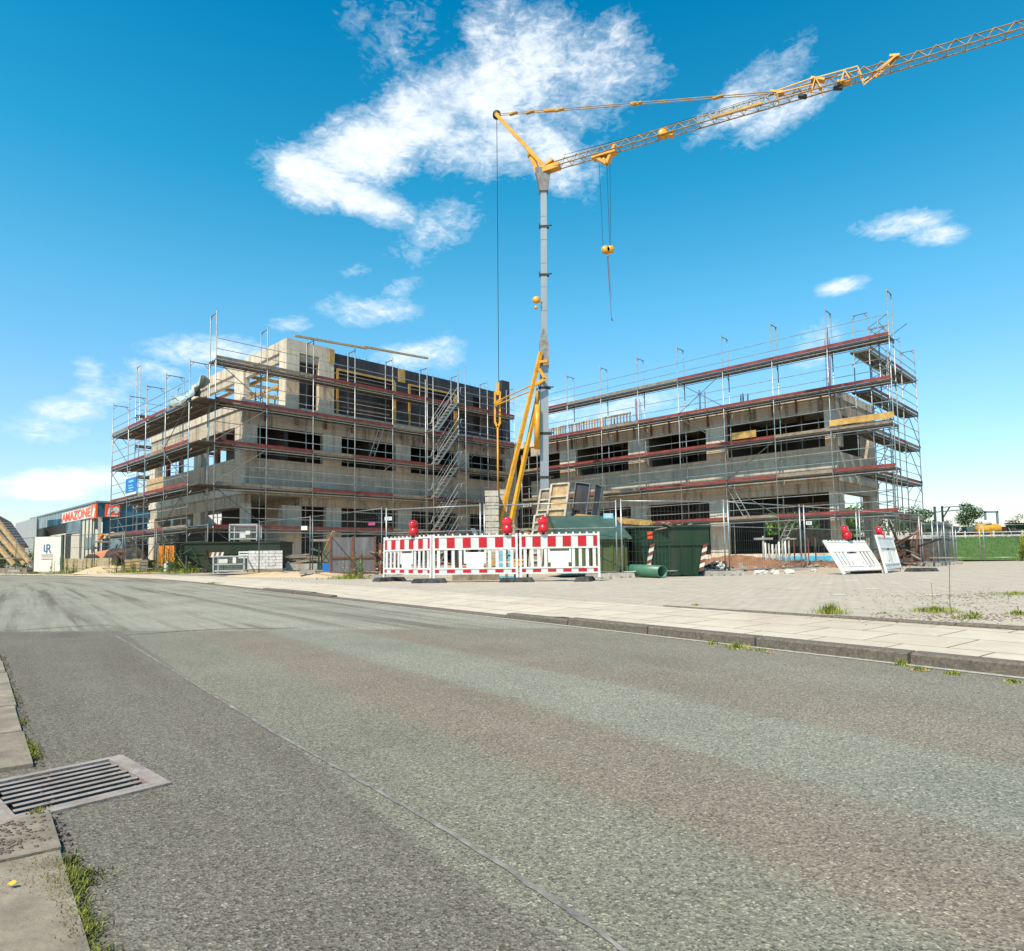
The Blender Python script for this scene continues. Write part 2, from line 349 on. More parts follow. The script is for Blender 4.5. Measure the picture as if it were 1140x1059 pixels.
# ------------------------------------------------------------------ ground, road, pavement
dR = Vector((-.59, .81)).normalized(); nR = Vector((.81, .59)).normalized()
def kerbpt(s):                       # right edge of the road; straight, then curving left
    p = nR*4.12 + dR*min(s, 21)
    if s > 21:
        a = 0; q = Vector(p); st = (s-21)/16; ang = math.atan2(dR.y, dR.x)
        for i in range(16):
            ang += st*.0125; q = q + Vector((math.cos(ang), math.sin(ang)))*st
        return q, Vector((math.cos(ang), math.sin(ang)))
    return p, Vector(dR)
SS = [-14, -8, -4, -2, 0, 1, 2, 3, 4, 5, 6, 7, 8, 9, 10, 12, 14, 16, 18, 21, 24, 27, 30, 34, 38, 42, 46, 50, 55, 60, 66, 74, 84, 96]
def strip(ws, z, name, mt, kind='structure', ss=SS, u0=4.12):
    mb = MB(); mb.uv = []
    for s in ss:
        p, d = kerbpt(s); n = Vector((d.y, -d.x))
        for w_ in ws: q = p + n*w_; mb.v.append((q.x, q.y, z(s, w_) if callable(z) else z)); mb.uv.append((u0+w_, s))
    k = len(ws)
    for i in range(len(ss)-1):
        for j in range(k-1):
            a = i*k+j; mb.f.append((a, a+1, a+k+1, a+k)); mb.m.append(0); mb.sm.append(False)
    return tag(mb.build(name, mt), kind=kind)
def road_mat():
    m, nt, b = nm('asphalt'); co_ = objco(nt); uv = objco(nt, 'UV')
    sep = nt.nodes.new('ShaderNodeSeparateXYZ'); nt.links.new(uv, sep.inputs[0])
    wob = mathn(nt, 'MULTIPLY', mathn(nt, 'SUBTRACT', noise(nt, mapping(nt, uv, (1, .35, 1)), 1.6, 4, .6), .5), .22)
    fine = mathn(nt, 'MULTIPLY', mathn(nt, 'SUBTRACT', noise(nt, uv, 14, 4, .7), .5), .12)
    u = mathn(nt, 'ADD', mathn(nt, 'ADD', sep.outputs[0], wob), fine)
    u01 = mathn(nt, 'DIVIDE', mathn(nt, 'ADD', u, 1), 6.0)
    G = (.202,.189,.150); G2 = (.245,.235,.193); B = (.225,.188,.150); D = (.158,.138,.115); E_ = (.22,.195,.16)
    def U(x): return (x+1)/6
    rp = ramp(nt, u01, [(U(-.8), D), (U(.74), D), (U(.76), G), (U(1.2), G), (U(1.3), B), (U(1.76), B), (U(1.84), G2), (U(2.38), G2), (U(2.46), B), (U(3.3), E_), (U(4.1), E_)])
    # straight joint between old strip and patched lane is set by the true coordinate, not the wobbling one
    jl = ramp(nt, mathn(nt, 'DIVIDE', mathn(nt, 'ADD', sep.outputs[0], 1), 6.0), [(U(.745), (1,1,1)), (U(.755), (0,0,0))]).outputs[0]
    near = ramp(nt, mathn(nt, 'DIVIDE', mathn(nt, 'ADD', sep.outputs[1], 2), 20.0), [(.448, (1,1,1)), (.454, (0,0,0))]).outputs[0]
    c = mix(nt, mathn(nt, 'MULTIPLY', jl, near), rp.outputs[0], D)
    # beyond the cross joint: long worn stripes
    st = noise(nt, mapping(nt, uv, (2.4, .07, 1)), 1.3, 5, .6, .2)
    far = ramp(nt, st, [(.36, (.14,.125,.105)), (.46, (.27,.255,.21)), (.56, (.34,.325,.27)), (.66, (.22,.20,.165))]).outputs[0]
    sw = mathn(nt, 'ADD', sep.outputs[1], mathn(nt, 'MULTIPLY', sep.outputs[0], .85))
    isf = ramp(nt, mathn(nt, 'DIVIDE', sw, 20.0), [(.395, (0,0,0)), (.405, (1,1,1))]).outputs[0]
    c = mix(nt, mathn(nt, 'MULTIPLY', isf, .8), c, far)
    blot = noise(nt, co_, .9, 6, .65)
    c = mix(nt, .8, c, ramp(nt, blot, [(.3, (.8,.8,.8)), (.7, (1.15,1.13,1.1))]).outputs[0], 'MULTIPLY')
    c = mix(nt, ramp(nt, noise(nt, co_, 1.9, 5, .65, .3), [(.64, (0,0,0)), (.74, (.4,.4,.4))]).outputs[0], c, (.10,.09,.078))
    c = mix(nt, ramp(nt, noise(nt, mapping(nt, uv, (1.5, .12, 1)), 2.6, 5, .6), [(.4, (.14,.14,.14)), (.6, (0,0,0))]).outputs[0], c, (.3,.285,.245))
    # aggregate
    vo = nt.nodes.new('ShaderNodeTexVoronoi'); vo.inputs['Scale'].default_value = 200; nt.links.new(co_, vo.inputs['Vector'])
    hv = nt.nodes.new('ShaderNodeSeparateColor'); nt.links.new(vo.outputs['Color'], hv.inputs[0])
    agg = ramp(nt, hv.outputs[0], [(0, (.34,.34,.33)), (.3, (.78,.78,.76)), (.75, (1.12,1.1,1.07)), (.95, (1.42,1.39,1.34)), (.992, (2.1,2.0,1.9))])
    c = mix(nt, .85, c, agg.outputs[0], 'MULTIPLY')
    mid = noise(nt, co_, 75, 4, .7)
    c = mix(nt, .6, c, ramp(nt, mid, [(.38, (.72,.72,.72)), (.62, (1.22,1.21,1.2))]).outputs[0], 'MULTIPLY')
    nt.links.new(c, b.inputs['Base Color']); b.inputs['Roughness'].default_value = .92; b.inputs['Specular IOR Level'].default_value = .12
    bump(nt, b, mathn(nt, 'ADD', vo.outputs['Distance'], mid), .6, .005); return m
GR = [(-1.278+x*.6785-y*.7346, 1.711+x*.7346+y*.6785) for x, y in ((-.034,-.005),(.3975,-.005),(.3975,.43),(-.034,.43))]     # opening for the drain
def road():
    ws = [-5.4, -5, -4.6, -3.5, -2.6, -1.8, -1, -.4, .05]; ss = sorted(set(SS+[1.9, 2.9])-{2}); mb = MB(); mb.uv = []
    for s in ss:
        p, d = kerbpt(s); n = Vector((d.y, -d.x))
        for w_ in ws: q = p+n*w_; mb.v.append((q.x, q.y, 0)); mb.uv.append((4.12+w_, s))
    k = len(ws)
    for i in range(len(ss)-1):
        for j in range(k-1):
            if ss[i] == 1.9 and ws[j] == -4.6:
                o = [i*k+j, i*k+j+1, (i+1)*k+j+1, (i+1)*k+j]; g = len(mb.v)
                for (x, y) in GR: mb.v.append((x, y, 0)); v = Vector((x, y)); mb.uv.append((v.dot(nR), v.dot(dR)))
                for a in range(4): b_ = (a+1) % 4; mb.f.append((o[a], o[b_], g+b_, g+a)); mb.m.append(0); mb.sm.append(False)
                continue
            a = i*k+j; mb.f.append((a, a+1, a+k+1, a+k)); mb.m.append(0); mb.sm.append(False)
    return tag(mb.build('road', road_mat()), kind='structure')
road()
def paving(name, col, bw, bh, rot, mort, dirt, mix_dirt=.5, sc=1.0, mort_c=(.09,.07,.05), gonef=.7):
    m, nt, b = nm(name); co_ = objco(nt); v = mapping(nt, co_, (1,1,1), (0,0,rot))
    br = nt.nodes.new('ShaderNodeTexBrick'); nt.links.new(v, br.inputs['Vector']); br.inputs['Scale'].default_value = 1
    br.inputs['Brick Width'].default_value = bw; br.inputs['Row Height'].default_value = bh; br.inputs['Mortar Size'].default_value = mort; br.inputs['Mortar Smooth'].default_value = .4
    br.inputs['Color1'].default_value = c4([k*1.06 for k in col]); br.inputs['Color2'].default_value = c4([k*.9 for k in col]); br.inputs['Bias'].default_value = -.2
    br.inputs['Mortar'].default_value = c4(mort_c)
    gone = ramp(nt, noise(nt, co_, 1.7, 5, .7), [(.42, (0,0,0)), (.62, (1,1,1))]).outputs[0]
    c = mix(nt, mathn(nt, 'MULTIPLY', gone, gonef), br.outputs[0], col)
    c = mix(nt, .7, c, ramp(nt, noise(nt, co_, 3.0, 8, .75), [(.3, (.76,.75,.73)), (.7, (1.12,1.1,1.08))]).outputs[0], 'MULTIPLY')
    c = mix(nt, mathn(nt, 'MULTIPLY', ramp(nt, noise(nt, co_, .55, 7, .7, .5), [(.5, (0,0,0)), (.68, (1,1,1))]).outputs[0], mix_dirt), c, dirt)
    nt.links.new(c, b.inputs['Base Color']); b.inputs['Roughness'].default_value = .92; b.inputs['Specular IOR Level'].default_value = .2
    bump(nt, b, mathn(nt, 'ADD', mathn(nt, 'MULTIPLY', br.outputs[1], -.7), noise(nt, co_, 60, 4, .7)), .3, .008); return m
RA = -math.atan2(dR.y, dR.x)
slabm = paving('pavement_slabs', (.52, .44, .35), .5, .5, RA, .008, (.36,.28,.2), .5, gonef=.35)
pavem = paving('concrete_pavers', (.44, .37, .30), .22, .11, RA+.3, .008, (.43,.37,.30), .6, mort_c=(.2,.165,.13), gonef=.6)
def drop(s): return max(0, min(1, (s-5.0)/.9, (11.6-s)/.8)) if s < 12.5 else max(0, min(1, (s-14)/1.5))
def pz(s, w_): return .063+.017*(w_-.1)/1.46-.045*drop(s)*max(0, 1-(w_-.1)/.9)
SP = sorted(set([s/4 for s in range(14, 64)]+[s for s in SS if not 3.5 < s < 16]))
strip([.10, .4, .7, 1.0, 1.56], pz, 'pavement', slabm, ss=SP)
mb = MB()                             # paved forecourt between pavement and building site
pts = []
for s in SS:
    p, d = kerbpt(s); n = Vector((d.y, -d.x)); q = p+n*1.56; pts.append((q.x, q.y))
far = [(-60, 52), (-34, 50), (-18, 38), (-6.5, 27), (-2.5, 22), (4, 20.5), (9, 18.9), (12, 22), (16, 25.5), (24, 34), (60, 34.6), (60, -12)]
poly = [p for p in pts if p[1] < 50 and p[0] > -60] + far[1:]
mb.v = [(x, y, .08) for x, y in poly]; mb.f = [tuple(range(len(poly)))]; mb.m = [0]; mb.sm = [False]
tag(mb.build('forecourt_paving', pavem), kind='structure')
# building site ground: earth and sand
def sitemat():
    m, nt, b = nm('site_earth'); co_ = objco(nt)
    c = ramp(nt, noise(nt, co_, .35, 8, .7, .3), [(.3, (.3,.21,.13)), (.5, (.42,.34,.25)), (.7, (.48,.37,.24))]).outputs[0]
    c = mix(nt, .6, c, ramp(nt, noise(nt, co_, 9, 5, .7), [(.3, (.75,.74,.7)), (.7, (1.15,1.12,1.1))]).outputs[0], 'MULTIPLY')
    nt.links.new(c, b.inputs['Base Color']); b.inputs['Roughness'].default_value = .95; bump(nt, b, noise(nt, co_, 6, 6, .7), .6, .05); return m
sm_ = sitemat()
mb = MB(); mb.v = [(-400,-60,-.06),(400,-60,-.06),(900,2500,-.06),(-900,2500,-.06)]; mb.f=[(0,1,2,3)]; mb.m=[0]; mb.sm=[False]
tag(mb.build('ground', sm_), kind='structure')
def blob(cx, cy, rx, ry, h, name, mt, label=None, cat=None, seed=1, n=26, z0=.08, rough=.25, kind=None, rz=0):   # a low heap
    rnd = random.Random(seed); mb = MB(); ph = [rnd.uniform(0, 6.28) for _ in range(6)]
    for j in range(n//2+1):
        r = j/(n//2)
        for i in range(n):
            t = 6.283*i/n
            e = 1+.12*math.sin(2*t+ph[0])+.1*math.sin(3*t+ph[1])+.07*math.sin(5*t+ph[2])
            z = (1-r*r)**1.2*h*(1+rough*(rnd.random()-.5)*(1 if r < .97 else 0)+.25*math.sin(4*r+2*t+ph[3]))
            x = r*e*math.cos(t)*rx; y = r*e*math.sin(t)*ry
            mb.v.append((x, y, z if r < 1 else -.04))
    for j in range(n//2):
        for i in range(n):
            k = (i+1) % n; mb.f.append((j*n+i, (j+1)*n+i, (j+1)*n+k, j*n+k)); mb.m.append(0); mb.sm.append(True)
    o = mb.build(name, mt); o.location = (cx, cy, z0); o.rotation_euler = (0, 0, rz)
    if label: tag(o, label, cat)
    if kind: tag(o, kind=kind)
    return o
# site ground, left of the forecourt a bit higher than the street
mb = MB(); fr = [(-60, 50.6), (-34, 47), (-18, 35.6), (-6.8, 24.2), (-3.0, 20.6), (4, 19.4), (8.8, 18.1), (11, 20)]
bk = [(-62, 52.5), (-34, 49), (-17, 37.6), (-6, 26.2), (-2.4, 22.4), (4.2, 21), (9, 20), (11.5, 22)]
for a, b_ in zip(fr, bk): mb.v += [(a[0], a[1], .075), (b_[0], b_[1], .2)]
for i in range(len(fr)-1): mb.f.append((2*i, 2*i+2, 2*i+3, 2*i+1)); mb.m.append(0); mb.sm.append(True)
k = len(mb.v); mb.v += [(26, 48, .2), (-8, 90, .2), (-62, 92, .2)]
mb.f.append(tuple([2*i+1 for i in range(len(fr))][:] + [k, k+1, k+2])); mb.m.append(0); mb.sm.append(False)
tag(mb.build('site_ground', sm_), kind='structure')
# kerb stones on the right edge of the road
kb = None
def kerb_stone(s0, s1, w0, w1, z0, z1, mt, first=[None]):
    mb = MB(); p, d = kerbpt(s0+.008); q, e = kerbpt(s1-.008); n = Vector((d.y, -d.x)); n2 = Vector((e.y, -e.x))
    j = random.uniform(-.004, .004)
    a = [p+n*(w0+j), q+n2*(w0+j), q+n2*w1, p+n*w1]; b_ = .012
    t = [p+n*(w0+j+b_)+d*.004, q+n2*(w0+j+b_)-e*.004, q+n2*w1, p+n*w1]
    mb.hexa([(v.x, v.y, z0) for v in (a[0], a[3], a[2], a[1])] + [(v.x, v.y, z1-b_) for v in (a[0], a[3], a[2], a[1])])
    mb.v += [(v.x, v.y, z1) for v in (t[0], t[3], t[2], t[1])]
    mb.f.pop(1); mb.m.pop(); mb.sm.pop()
    for f in ((4,5,9,8),(5,6,10,9),(6,7,11,10),(7,4,8,11),(8,9,10,11)): mb.f.append(f); mb.m.append(0); mb.sm.append(False)
    # the first box face list keeps its own winding
    o = mb.build('kerb', mt); return tag(o, kind='structure')
s = -8.2
for i in range(44):
    z1 = .070-.046*drop(s+.5)          # lowered kerb at the site entrance
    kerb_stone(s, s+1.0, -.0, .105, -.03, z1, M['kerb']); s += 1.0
# low second kerb in front of the right-hand forecourt
for i in range(12):
    s = -6.5+i*.96; z1 = .15-.0055*i
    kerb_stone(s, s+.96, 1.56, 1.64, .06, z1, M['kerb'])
# left gutter: flat worn slabs
def gut(s): return .17-.05*s-4.12
for s0, s1 in ((-1.1,-.5),(-.49,.12),(.13,.71),(.72,1.26),(1.27,1.84),(1.85,2.12),(2.67,3.2),(3.21,3.8),(3.81,4.4),(4.41,5.0),(5.01,5.6),(5.61,6.2),(6.21,6.8),(6.81,7.4),(7.41,8.0)):
    p, d = kerbpt(s0); q, e = kerbpt(s1); n = Vector((d.y, -d.x)); jj = random.uniform(-.006, .006); mb = MB()
    P_ = [p+n*(gut(s0)-.33), p+n*(gut(s0)+jj), q+n*(gut(s1)+jj), q+n*(gut(s1)-.33)]
    zz = .012+random.uniform(-.002, .004)
    mb.hexa([(v.x, v.y, -.02) for v in P_]+[(v.x, v.y, zz) for v in P_])
    tag(mb.build('gutter', M['kerbl']), kind='structure')
strip([-9, -7, -6, -4.42], .004, 'verge', mat('verge_earth', (.22,.19,.14), .95, .4, 4, (.1,.11,.04), 0, .8, 12), ss=[-14,-6,-1.3])
strip([-9, -7, -6, -5.0], .006, 'footway', slabm, ss=[-1.3,2,4,6,8,12,18,24,30,40])
# pale tar joint lines in the asphalt (one long, one across)
jm = mat('bitumen_joint', (.22,.20,.18), .95, .45, 14, (.11,.105,.10), 0, .3, spec=.1)
mb = MB()
pj = [(128,707),(200,751),(250,782),(300,812),(350,840),(400,868),(450,897),(500,926),(550,957),(600,991),(650,1025),(700,1062),(760,1110)]
pw0 = [gnd(x, y, .003) for x, y in pj]; pw = []
for a_, b_ in zip(pw0, pw0[1:]): pw += [a_.lerp(b_, t_/6)+Vector((random.uniform(-.002,.002), random.uniform(-.002,.002), 0)) for t_ in range(6)]
for i, p in enumerate(pw):
    t = (pw[min(i+1, len(pw)-1)]-pw[max(i-1, 0)]).normalized(); n = Vector((t.y, -t.x, 0)); hw = .006+random.uniform(-.0025,.003)
    mb.v += [tuple(p-n*hw), tuple(p+n*hw)]
for i in range(len(pw)-1): mb.f.append((2*i, 2*i+1, 2*i+3, 2*i+2)); mb.m.append(0); mb.sm.append(False)
tag(mb.build('road_joint', jm), kind='structure')
mb = MB(); pw = [gnd(x, y, .003) for x, y in [(-10,703),(30,701),(70,698),(112,695.5),(125,696)]]
pw2 = [gnd(x, y, .003) for x, y in [(128,707),(160,705.5),(200,702.5),(250,700),(330,699)]]
for q_ in (pw, pw2):
    k = len(mb.v)
    for i, p in enumerate(q_):
        t = (q_[min(i+1, len(q_)-1)]-q_[max(i-1, 0)]).normalized(); n = Vector((t.y, -t.x, 0))*.016
        mb.v += [tuple(p-n), tuple(p+n)]
    for i in range(len(q_)-1): mb.f.append((k+2*i, k+2*i+1, k+2*i+3, k+2*i+2)); mb.m.append(0); mb.sm.append(False)
tag(mb.build('road_joint', jm), kind='structure')
# light strip of fine grit along the kerb
strip([-.055, -.002], .003, 'gutter', mat('grit', (.36,.33,.28), .9, .4, 30), ss=[-8,-4,0,2,4,5,6,8,10,12,14,18,24,30])

for xa, xb, y in ((825,840,661.7),(877,889,655.2),(912,925,649.5),(940,954,646.3),(927,941,662.4),(963,978,655.6),(990,1003,649.5),(1020,1034,646.2),(1030,1046,662.0)):
    mb = MB(); q = [gnd(xa, y-.5, .084), gnd(xb, y-.5, .084), gnd(xb+1, y+.3, .084), gnd(xa+1, y+.3, .084)]; mb.quad(q[3], q[2], q[1], q[0]); tag(mb.build('parking_marking', M['render']), kind='structure')

strip([1.642, 1.72, 1.8], .083, 'soil_strip', mat('joint_soil', (.22,.14,.09), .95, .5, 9, (.36,.30,.22), 0, .8, 30), ss=[-7,-6,-5,-4,-3,-2,-1,0])
# ------------------------------------------------------------------ the concrete shell (two wings)
RA_, LA_ = 0.768809, 0.793877
OR_ = (17.1627, 29.5234, 0); OL_ = (-13.8653, 30.8542, 0)
V0 = 1.05                          # facade plane behind the outer scaffold tubes
BR, BL = 2.6813, 2.5147
def mbx(name, mt, par, *bx):       # one part made of boxes
    mb = MB()
    for b_ in bx: mb.box(*b_)
    return mb.build(name, mt, par)
bR = thing('building_shell', 'unfinished two storey concrete wing with flat roof edge, right of the yellow crane', 'building', OR_, -RA_)
# local x = -u
UI = 23.0
cols = [(2.78, 3.32), (8.53, 9.68), (13.56, 14.88), (19.05, 20.36)]
for (a, b_) in cols:
    mbx('column', M['conc'], bR, (-b_, -a, V0, V0+.3 if a > 3 else V0+.95, 5.87, 7.66))
    mbx('column', M['concb'], bR, (-b_+.06, -a-.05, V0+.02, V0+.35 if a > 3 else V0+.9, .62, 3.62))
mbx('beam', M['conch'], bR, (-UI, -2.82, V0+.06, V0+.46, 3.62, 4.12))
mbx('beam', M['conch'], bR, (-3.28, -2.82, V0+.46, 7.4, 3.62, 4.12))
mbx('floor_slab', M['conc'], bR, (-UI-1.5, -2.72, V0-.06, 7.45, 4.12, 4.44))
mbx('floor_slab', M['conc'], bR, (-UI-1.5, -2.7, V0-.12, 7.6, .2, .62))
mbx('spandrel', M['block'], bR, (-UI, -2.8, V0+.01, V0+.38, 4.44, 5.87))
mbx('spandrel', M['block'], bR, (-3.16, -2.8, V0+.38, 7.4, 4.44, 5.6))
mbx('beam', M['conch'], bR, (-UI, -2.8, V0+.02, V0+.45, 7.66, 8.3))
mbx('beam', M['conch'], bR, (-3.2, -2.8, V0+.45, 7.4, 7.5, 8.3))
mbx('roof_slab', M['conc'], bR, (-UI-1.5, -2.76, V0-.04, 7.45, 8.3, 8.72))
# dark ribs: brackets that held the roof edge formwork
k = 0
u = 3.4
while u < 21.5:
    mbx('formwork_bracket', M['rust'] if k % 3 else M['woodg'], bR, (-u-.045, -u+.045, V0-.12, V0-.042, 7.72, 8.7)); u += 1.22; k += 1
for v in (6.35,):
    mbx('column', M['conc'], bR, (-3.3, -2.83, v, v+1.05, .62, 3.62)); mbx('column', M['conc'], bR, (-3.3, -2.83, v, v+1.05, 5.6, 7.5))
# interior
for u in (5.6, 11.5, 17.2):
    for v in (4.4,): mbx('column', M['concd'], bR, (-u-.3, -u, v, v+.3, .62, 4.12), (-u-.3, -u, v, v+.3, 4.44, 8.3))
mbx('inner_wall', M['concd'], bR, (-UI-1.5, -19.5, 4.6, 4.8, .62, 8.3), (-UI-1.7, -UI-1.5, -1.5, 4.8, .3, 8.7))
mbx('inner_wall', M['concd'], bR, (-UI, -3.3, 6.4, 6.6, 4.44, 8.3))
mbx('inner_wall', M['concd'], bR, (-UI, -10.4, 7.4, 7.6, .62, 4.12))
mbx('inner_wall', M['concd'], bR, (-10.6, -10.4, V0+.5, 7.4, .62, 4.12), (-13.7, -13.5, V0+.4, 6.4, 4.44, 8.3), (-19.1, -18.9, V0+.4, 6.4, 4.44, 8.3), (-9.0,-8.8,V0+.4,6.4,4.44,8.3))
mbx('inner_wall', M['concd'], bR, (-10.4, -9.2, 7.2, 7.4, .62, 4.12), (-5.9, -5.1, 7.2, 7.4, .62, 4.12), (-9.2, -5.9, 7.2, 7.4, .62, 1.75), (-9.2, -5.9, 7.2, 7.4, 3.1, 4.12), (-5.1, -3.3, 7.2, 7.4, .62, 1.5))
# steel props standing in the openings
def prop(x, y, z0, z1, par, mt, name='steel_prop'):
    mb = MB(); zm = z0+(z1-z0)*.55
    mb.tube((x, y, z0), (x, y, zm), .034, 6); mb.tube((x, y, zm), (x, y, z1), .026, 6)
    mb.box(x-.07, x+.07, y-.07, y+.07, z0, z0+.01); mb.box(x-.07, x+.07, y-.07, y+.07, z1-.01, z1); mb.tube((x-.06, y, zm), (x+.06, y, zm), .05, 6)
    return mb.build(name, mt, par)
rnd = random.Random(3)
for a, b_ in ((3.5, 8.4), (9.8, 13.4), (15, 18.9)):
    u = a+.5
    while u < b_: prop(-u, V0+.9+rnd.random()*1.2, 4.44, 8.3, bR, M['galv']); u += rnd.uniform(.7, 1.1)
for a, b_ in ((3.6, 8.3), (10, 13.3)):
    u = a+.4
    while u < b_: prop(-u, V0+1.2+rnd.random()*3, .62, 4.12, bR, M['galv']); u += rnd.uniform(.7, 1.3)
# things seen on the ground floor of the right wing
mb = MB()
for i in range(12):
    mb.tube((-6.9+i*.28+rnd.uniform(-.05,.05), 4.2, .63), (-6.9+i*.28+rnd.uniform(-.1,.1), 4.3, 3.1+rnd.uniform(-.2,.25)), .03, 4)
mb.box(-7.1, -3.6, 4.1, 4.5, 3.2, 3.35); mb.box(-7.0, -4.0, 4.3, 4.7, 1.0, 1.9)
mb.build('timber_shoring', M['woodg'], bR)
mbx('panel', M['render'], bR, (-9.2, -8.6, V0-.01, V0+.001, 2.3, 2.85))

bL = thing('building_shell', 'unfinished three storey concrete wing with black formwork on top, left of the yellow crane', 'building', OL_, LA_)
Z1, Z2 = 8.72, 12.38
cL = [(1.8, 2.52), (6.2, 7.35), (11.02, 12.12), (15.78, 16.88), (20.25, 21.4)]
for (a, b_) in cL:
    mbx('column', M['conc'], bL, (a, b_, V0, V0+.28 if a > 2 else V0+1.0, 5.83, 7.5))
for (a, b_) in [(1.8, 2.26), (3.83, 4.98), (6.3, 7.36), (11.06, 12.18), (15.7, 16.9), (20.1, 21.4)]:
    mbx('column', M['concb'], bL, (a+(.12 if a > 5 else 0), b_, V0+.01, V0+.3, .3, 3.5))
mbx('spandrel', M['block'], bL, (2.2, 21.6, V0+.01, V0+.38, 4.3, 5.83))
mbx('spandrel', M['conc'], bL, (1.8, 2.2, V0+.005, 14.9, 4.3, 5.83))
mbx('floor_slab', M['conc'], bL, (1.76, 21.6, V0-.05, 15, 3.98, 4.3))
mbx('beam', M['conch'], bL, (4.9, 21.6, V0+.05, V0+.45, 3.5, 3.98))
mbx('beam', M['conch'], bL, (1.84, 2.24, V0+.05, 14.9, 3.35, 3.98))
mbx('beam', M['conch'], bL, (1.82, 21.6, V0+.03, V0+.45, 7.5, 8.3))
mbx('beam', M['conch'], bL, (1.82, 2.24, V0+.45, 14.9, 7.45, 8.3))
mbx('roof_slab', M['conc'], bL, (1.74, 21.6, V0-.06, 15, 8.3, Z1))
mbx('parapet', M['conc'], bL, (1.8, 2.0, 1.2, 15, Z1, Z1+.14))
mbx('floor_slab', M['conc'], bL, (1.7, 21.6, V0-.1, 15, -.05, .32))
for i in range(11):
    u = 2.9+i*1.7; mb = MB(); mb.box(u-.06, u+.06, V0-.16, V0-.062, 7.75, 8.6); mb.tube((u-.05, V0-.12, 8.2), (u+.1, V0-.12, 8.45), .07, 7)
    mb.build('formwork_bracket', M['woodg'] if i % 2 else M['rust'], bL)
# left face
for (a, b_) in ((6.5, 7.55), (14.1, 15.1)): mbx('column', M['conc'], bL, (1.8, 2.24, a, b_, 5.83, 7.45)); mbx('column', M['concb'], bL, (1.83, 2.24, a, b_, .3, 3.35))
for a in (4.6, 10.0, 12.2): mbx('window_post', M['rust'], bL, (1.95, 2.12, a, a+.35, 5.83, 7.45))
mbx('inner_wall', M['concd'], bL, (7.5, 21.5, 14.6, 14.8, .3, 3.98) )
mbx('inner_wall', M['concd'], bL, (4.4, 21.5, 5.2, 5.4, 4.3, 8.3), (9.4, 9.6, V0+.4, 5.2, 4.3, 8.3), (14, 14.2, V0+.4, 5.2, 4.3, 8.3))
mbx('inner_wall', M['film'], bL, (3.0, 4.2, 4.0, 4.2, 4.3, 8.3), (4.2, 4.4, 1.5, 9, 4.3, 8.3))  # black film colour paints shade into these walls behind the windows
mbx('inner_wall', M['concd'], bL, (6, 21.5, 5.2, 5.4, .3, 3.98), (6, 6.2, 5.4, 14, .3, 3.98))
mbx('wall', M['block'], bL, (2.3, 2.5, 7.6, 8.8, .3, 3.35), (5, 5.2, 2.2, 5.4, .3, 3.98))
for i in range(10): prop(7.6+i*1.31+rnd.uniform(-.2,.2), V0+.9+rnd.random(), 4.32, 8.3, bL, M['galv'])
for i in range(9): prop(7.9+i*1.41+rnd.uniform(-.2,.2), V0+1.1+rnd.random(), .32, 3.98, bL, M['galv'])
mbx('inner_wall', M['film'], bL, (4.5, 6.6, 1.75, 1.85, Z1, 11.9))  # black sheet added behind the window so its opening looks unlit
# top storey, stepped back from the left end
T = Z2
mbx('wall', M['conc'], bL, (4.05, 4.79, V0+.01, V0+.36, Z1, T), (4.79, 5.95, V0+.012, V0+.36, 11.72, T), (5.95, 6.87, V0+.01, V0+.36, Z1, T))
mbx('window_lintel', M['conch'], bL, (4.79, 5.95, V0+.1, V0+.36, 11.3, 11.72))
mbx('wall', M['conc'], bL, (4.05, 4.4, V0+.36, 1.87, Z1, T), (4.05, 4.4, 6.3, 7.57, Z1, T), (4.05, 4.4, 13.0, 14.45, Z1, T), (4.052, 4.4, 1.87, 6.3, 11.75, T), (4.052, 4.4, 7.57, 13.0, 11.75, T))
mbx('window_lintel', M['conch'], bL, (4.14, 4.4, 1.87, 6.3, 11.3, 11.75), (4.14, 4.4, 7.57, 13.0, 11.3, 11.75))
mbx('wall', M['conc'], bL, (4.4, 12, 14.2, 14.45, Z1, Z1+1.2), (7.2, 7.4, 8, 14.2, Z1, Z1+.9))
for i in range(9): prop(4.95+rnd.random()*2.2, 2.2+i*.95, Z1+.01, 11.9+rnd.random()*.3, bL, M['ply'] if i % 2 else M['alu'], 'shoring_prop')
mb = MB()
for i in range(5): mb.box(4.5, 8.2, 2.4+i*1.9, 2.5+i*1.9, 11.3+.03*(i%2), 11.48+.03*(i%2))
mb.box(4.8, 4.9, 2, 12, 11.1, 11.28); mb.box(6.2, 6.3, 2, 12, 11.1, 11.28)
for i in range(7): mb.box(5.0+i*.42, 5.06+i*.42, 7.8, 7.9, Z1, 11.0)
mb.box(4.6, 8.4, 7.75, 7.9, 10.1, 10.25); mb.box(4.6, 8.4, 7.75, 7.9, 9.3, 9.42)
mb.build('shoring_beams', M['ply'], bL)
